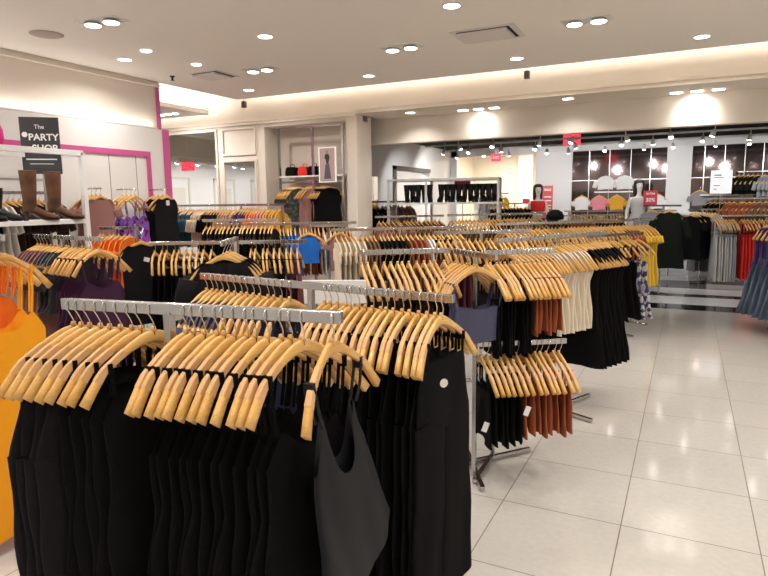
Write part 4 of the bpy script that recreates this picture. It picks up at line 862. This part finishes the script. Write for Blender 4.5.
# ---- signs
def sign(name, label, loc, sx, sz, m, txt=(), rz=0, cat='sign'):
    t = thing(name, label, cat, loc, rz); MB().box((-sx / 2, -.008, -sz / 2), (sx / 2, .008, sz / 2)).build('card', m, t)
    for s, size, z, tm in txt: textmesh('lettering', s, size, tm, t, (0, -.0105, z), (PI / 2, 0, 0), bold=size * .02)
    return t
t = sign('exit_sign', 'lit red exit sign under the black ceiling', (-1.93, 11.4, 2.70), .30, .24, REDLIT, [('EXIT', .11, 0, INK)])
MB().tube([(0, 0, .12), (0, 0, .16)], .01).build('stem', WHITEM, t)
t = sign('exit_sign', 'lit red exit sign hanging in the side room, seen in the wall mirror', (-10.6, 4.4, 2.5), .30, .2, REDLIT, [('EXIT', .1, 0, INK)], rz=2.4)
MB().tube([(0, 0, .1), (0, 0, 1.12)], .01).build('stem', WHITEM, t)
t = sign('exit_sign', 'small lit red exit sign over the far left opening', (-3.95, 13.6, 2.58), .22, .17, REDLIT, [('EXIT', .075, 0, INK)])
MB().tube([(0, 0, .085), (0, 0, .28)], .01).build('stem', WHITEM, t)
t = sign('sale_sign', 'red sale sign reading 30% beside the cream mannequin', (-.66, 12.75, 1.62), .24, .30, RED, [('EXTRA', .05, .09, INK), ('30%', .10, -.03, INK)])
MB().beam((0, .012, -1.60), (0, .012, -.15), .012, .012).box((-.1, -.06, -1.62), (.1, .1, -1.60)).build('stand', CHROME, t)
t = sign('sale_banner', 'tall narrow red banner right of the red-clad mannequin', (-2.72, 13.3, 1.55), .22, .74, mat('faded_red_banner', (.55, .10, .09), .6), [('SALE', .07, .28, INK)])
mb = MB(); [mb.box((-.08, -.010, z), (.08, -.008, z + .02)) for z in (.12, .04, -.06, -.12, -.2, -.28)]; mb.build('small_print', INK, t)
MB().beam((0, .012, -1.53), (0, .012, -.3), .012, .012).box((-.1, -.06, -1.55), (.1, .1, -1.53)).build('stand', CHROME, t)
t = sign('white_sign', 'large white sign before the right far display bay', (.56, 14.0, 1.93), .38, .46, SIGNW)
for a, b_ in (((-.13, -.010, .12), (-.0, -.0085, .15)), ((-.13, -.010, .08), (.04, -.0085, .10)), ((-.13, -.010, -.08), (-.02, -.0085, -.06)), ((-.13, -.010, -.15), (-.07, -.0085, -.13))): MB().box(a, b_).build('printed_line', GREYINK, t)
MB().beam((0, .012, -1.77), (0, .012, -.2), .012, .012).build('stand', CHROME, t)
t = sign('pink_sign', 'small red-framed white sign left of the red-clad mannequin', (-3.68, 12.6, 1.82), .20, .30, RED); MB().box((-.07, -.011, -.05), (.07, -.009, .11)).build('panel', SIGNW, t)
MB().beam((0, .012, -1.8), (0, .012, -.15), .012, .012).build('stand', CHROME, t)
t = sign('red_sign', 'wide red sign behind the black boots', (-3.7, 10.6, 1.93), .30, .12, RED); MB().beam((0, .012, -1.93), (0, .012, -.06), .012, .012).build('stand', CHROME, t)
t = sign('red_sign', 'small red sign on the counter in the far opening', (-3.25, 13.6, 1.60), .16, .10, RED); MB().beam((0, .012, -1.6), (0, .012, -.05), .012, .012).build('stand', CHROME, t)

# ---- mannequins
def body_mesh(name, m, scale=1.0):
    J = dict(pel=(0, 0, .95, .115), wst=(0, 0, 1.10, .088), chs=(0, 0, 1.27, .108), nkb=(0, 0, 1.42, .060), nk=(0, -.005, 1.49, .042), jaw=(0, -.025, 1.57, .055), hd=(0, -.01, 1.645, .078), top=(0, 0, 1.71, .05))
    for s, n in ((-1, 'l'), (1, 'r')):
        J.update({'sh' + n: (s * .155, 0, 1.385, .045), 'el' + n: (s * .215, .02, 1.12, .033), 'wr' + n: (s * .235, -.03, .89, .022), 'ha' + n: (s * .238, -.045, .80, .022), 'fi' + n: (s * .235, -.05, .74, .012),
                  'hp' + n: (s * .085, 0, .88, .095), 'kn' + n: (s * .088, -.012, .50, .055), 'cf' + n: (s * .09, .015, .34, .050), 'an' + n: (s * .09, .01, .08, .032), 'to' + n: (s * .10, -.12, .025, .026)})
    E = [('pel', 'wst'), ('wst', 'chs'), ('chs', 'nkb'), ('nkb', 'nk'), ('nk', 'jaw'), ('jaw', 'hd'), ('hd', 'top')]
    for n in 'lr': E += [('chs', 'sh' + n), ('sh' + n, 'el' + n), ('el' + n, 'wr' + n), ('wr' + n, 'ha' + n), ('ha' + n, 'fi' + n), ('pel', 'hp' + n), ('hp' + n, 'kn' + n), ('kn' + n, 'cf' + n), ('cf' + n, 'an' + n), ('an' + n, 'to' + n)]
    ks = list(J); me = bpy.data.meshes.new(name); me.from_pydata([J[k][:3] for k in ks], [(ks.index(a), ks.index(b_)) for a, b_ in E], [])
    o = bpy.data.objects.new(name, me); COL.objects.link(o)
    sk = o.modifiers.new('skin', 'SKIN'); sk.use_smooth_shade = True
    for i, k_ in enumerate(ks):
        r = J[k_][3]; me.skin_vertices[0].data[i].radius = (r, r * (.78 if k_ in ('pel', 'wst', 'chs') else 1)); me.skin_vertices[0].data[i].use_root = (k_ == 'pel')
    o.modifiers.new('sub', 'SUBSURF').levels = 2
    dg = bpy.context.evaluated_depsgraph_get(); me2 = bpy.data.meshes.new_from_object(o.evaluated_get(dg)); bpy.data.objects.remove(o)
    me2.materials.clear(); me2.materials.append(m); me2.polygons.foreach_set('use_smooth', [True] * len(me2.polygons)); return me2
BM = body_mesh('body', SKIN)
def shell(mb, secs, n=20):
    mb.rings([[(cx_ + rx * math.cos(2 * PI * j / n), cy_ + ry * math.sin(2 * PI * j / n), z) for j in range(n)] for z, cx_, cy_, rx, ry in secs], False, True)
def mannequin(label, loc, outfit, rz=0):
    t = thing('mannequin', label, 'mannequin', loc, rz); link('body', BM, t)
    h = MB(); n = 20
    rr = []
    for z, rx, ry, oy in ((1.755, .02, .02, .0), (1.745, .06, .06, .0), (1.72, .092, .095, .005), (1.66, .102, .105, .012), (1.60, .103, .10, .03), (1.52, .10, .085, .045), (1.44, .095, .07, .05), (1.40, .07, .05, .05)):
        ring = []
        for j in range(n):
            a = 2 * PI * j / n; y = math.sin(a) * ry + oy
            if z < 1.68 and math.sin(a) < -.15: y = max(y, -.045 + .02 * abs(math.cos(a)))
            ring.append((rx * math.cos(a), y, z))
        rr.append(ring)
    h.rings(rr, True); h.build('hair', HAIR, t)
    fc = MB().rings([[(.011 * s * math.cos(2 * PI * j / 8), -.083 - .02 * (1 - s), 1.62 + .02 * s * math.sin(2 * PI * j / 8)) for j in range(8)] for s in (1, .4)]); fc.build('nose', SKIN, t)
    pf = mat('painted_features', (.12, .05, .04), .5)
    for s in (-1, 1): MB().quadbox((s * .03, -.078, 1.645), (.022, .012, .008)).build('eye', pf, t)
    MB().quadbox((0, -.080, 1.585), (.032, .012, .008)).build('mouth', pf, t)
    for nm, m_, secs in outfit:
        mb = MB(); shell(mb, secs); mb.build(nm, m_, t)
    MB().lathe([(.18, 0), (.18, .012), (.01, .014)], (0, 0, -.016), 24).build('base', CHROME, t)
    return t
mannequin('dark-haired mannequin in a red crop top and red trousers before the far wall', (-2.86, 13.0, .20), [
    ('crop_top', C['red'], [(1.40, 0, 0, .165, .065), (1.36, 0, 0, .17, .10), (1.27, 0, -.005, .15, .115), (1.18, 0, 0, .135, .10)]),
    ('trousers', C['red'], [(1.04, 0, 0, .13, .10), (.95, 0, 0, .185, .13), (.85, 0, 0, .20, .14), (.6, 0, 0, .19, .12), (.12, 0, 0, .18, .12)]),
    ('wrap', C['black'], [(1.03, 0, 0, .14, .108), (.95, .01, -.01, .195, .14), (.80, .06, -.01, .16, .15)])], .35)
tag(MB().box((-3.3, 12.7, 0), (-2.4, 13.35, .17)).build('mannequin_plinth', WHITE, bevel=.005), 'low white plinth under the red-clad mannequin', 'plinth')
mannequin('dark-haired mannequin in a cream dress beside the red sale sign', (-.88, 12.9, .24), [
    ('dress', C['palegrey'], [(1.40, 0, 0, .16, .06), (1.36, 0, 0, .175, .10), (1.27, 0, -.005, .16, .12), (1.10, 0, 0, .125, .10), (.95, 0, 0, .195, .14), (.6, 0, 0, .24, .17), (.35, 0, 0, .26, .19)])], .35)
tag(MB().box((-1.2, 12.65, 0), (-.72, 13.15, .21)).build('mannequin_plinth', WHITE, bevel=.005), 'low white plinth under the cream-dressed mannequin', 'plinth')
# black cap on the rack before the mannequins
cp = MB().lathe([(.10, 0), (.105, .04), (.085, .09), (.04, .115), (.005, .12)], n=20); cp.rings([[(x, y, z) for x, y, z in ((-.08, -.07, 0), (.08, -.07, 0), (.08, -.07, .006), (-.08, -.07, .006))], [(x, y, z) for x, y, z in ((-.06, -.17, -.015), (.06, -.17, -.015), (.06, -.17, -.009), (-.06, -.17, -.009))]], True, False)
o = cp.build('cap', C['black']); o.location = (-1.42, 7.40, 1.385); tag(o, 'black cap on top of the long rack left of the aisle', 'cap')

# ------------------------------------------------------------ hangers last: the 300 nearest are individuals, the rest one mass
HANGERS.sort(key=lambda h: h[0])
for i, (dist, M, label, group) in enumerate(HANGERS[:300]):
    small = dist > 4.6
    o = bpy.data.objects.new('wooden_hanger', HANG_FAR_ME if small else HANG_BODY); COL.objects.link(o); o.matrix_world = M
    tag(o, label, 'hanger', group)
    if not small: link('hook', HANG_HOOK, o); link('grip_strip', HANG_GRIP, o); link('grip_strip', HANG_GRIP2, o)
if len(HANGERS) > 300:
    mb = MB(); V = [Vector(v) for v in HANG_FAR.v]
    for dist, M, label, group in HANGERS[300:]:
        k = len(mb.v); mb.v += [tuple(M @ v) for v in V]; mb.f += [tuple(i + k for i in q) for q in HANG_FAR.f]; mb.mi += HANG_FAR.mi; mb.sm += HANG_FAR.sm
    tag(mb.build('wooden_hangers', [WOOD, WIRE]), 'mass of small pale wooden hangers on the far racks of the shop', 'hangers', kind='stuff')
print('HANGERS', len(HANGERS), 'OBJECTS', len(bpy.data.objects))
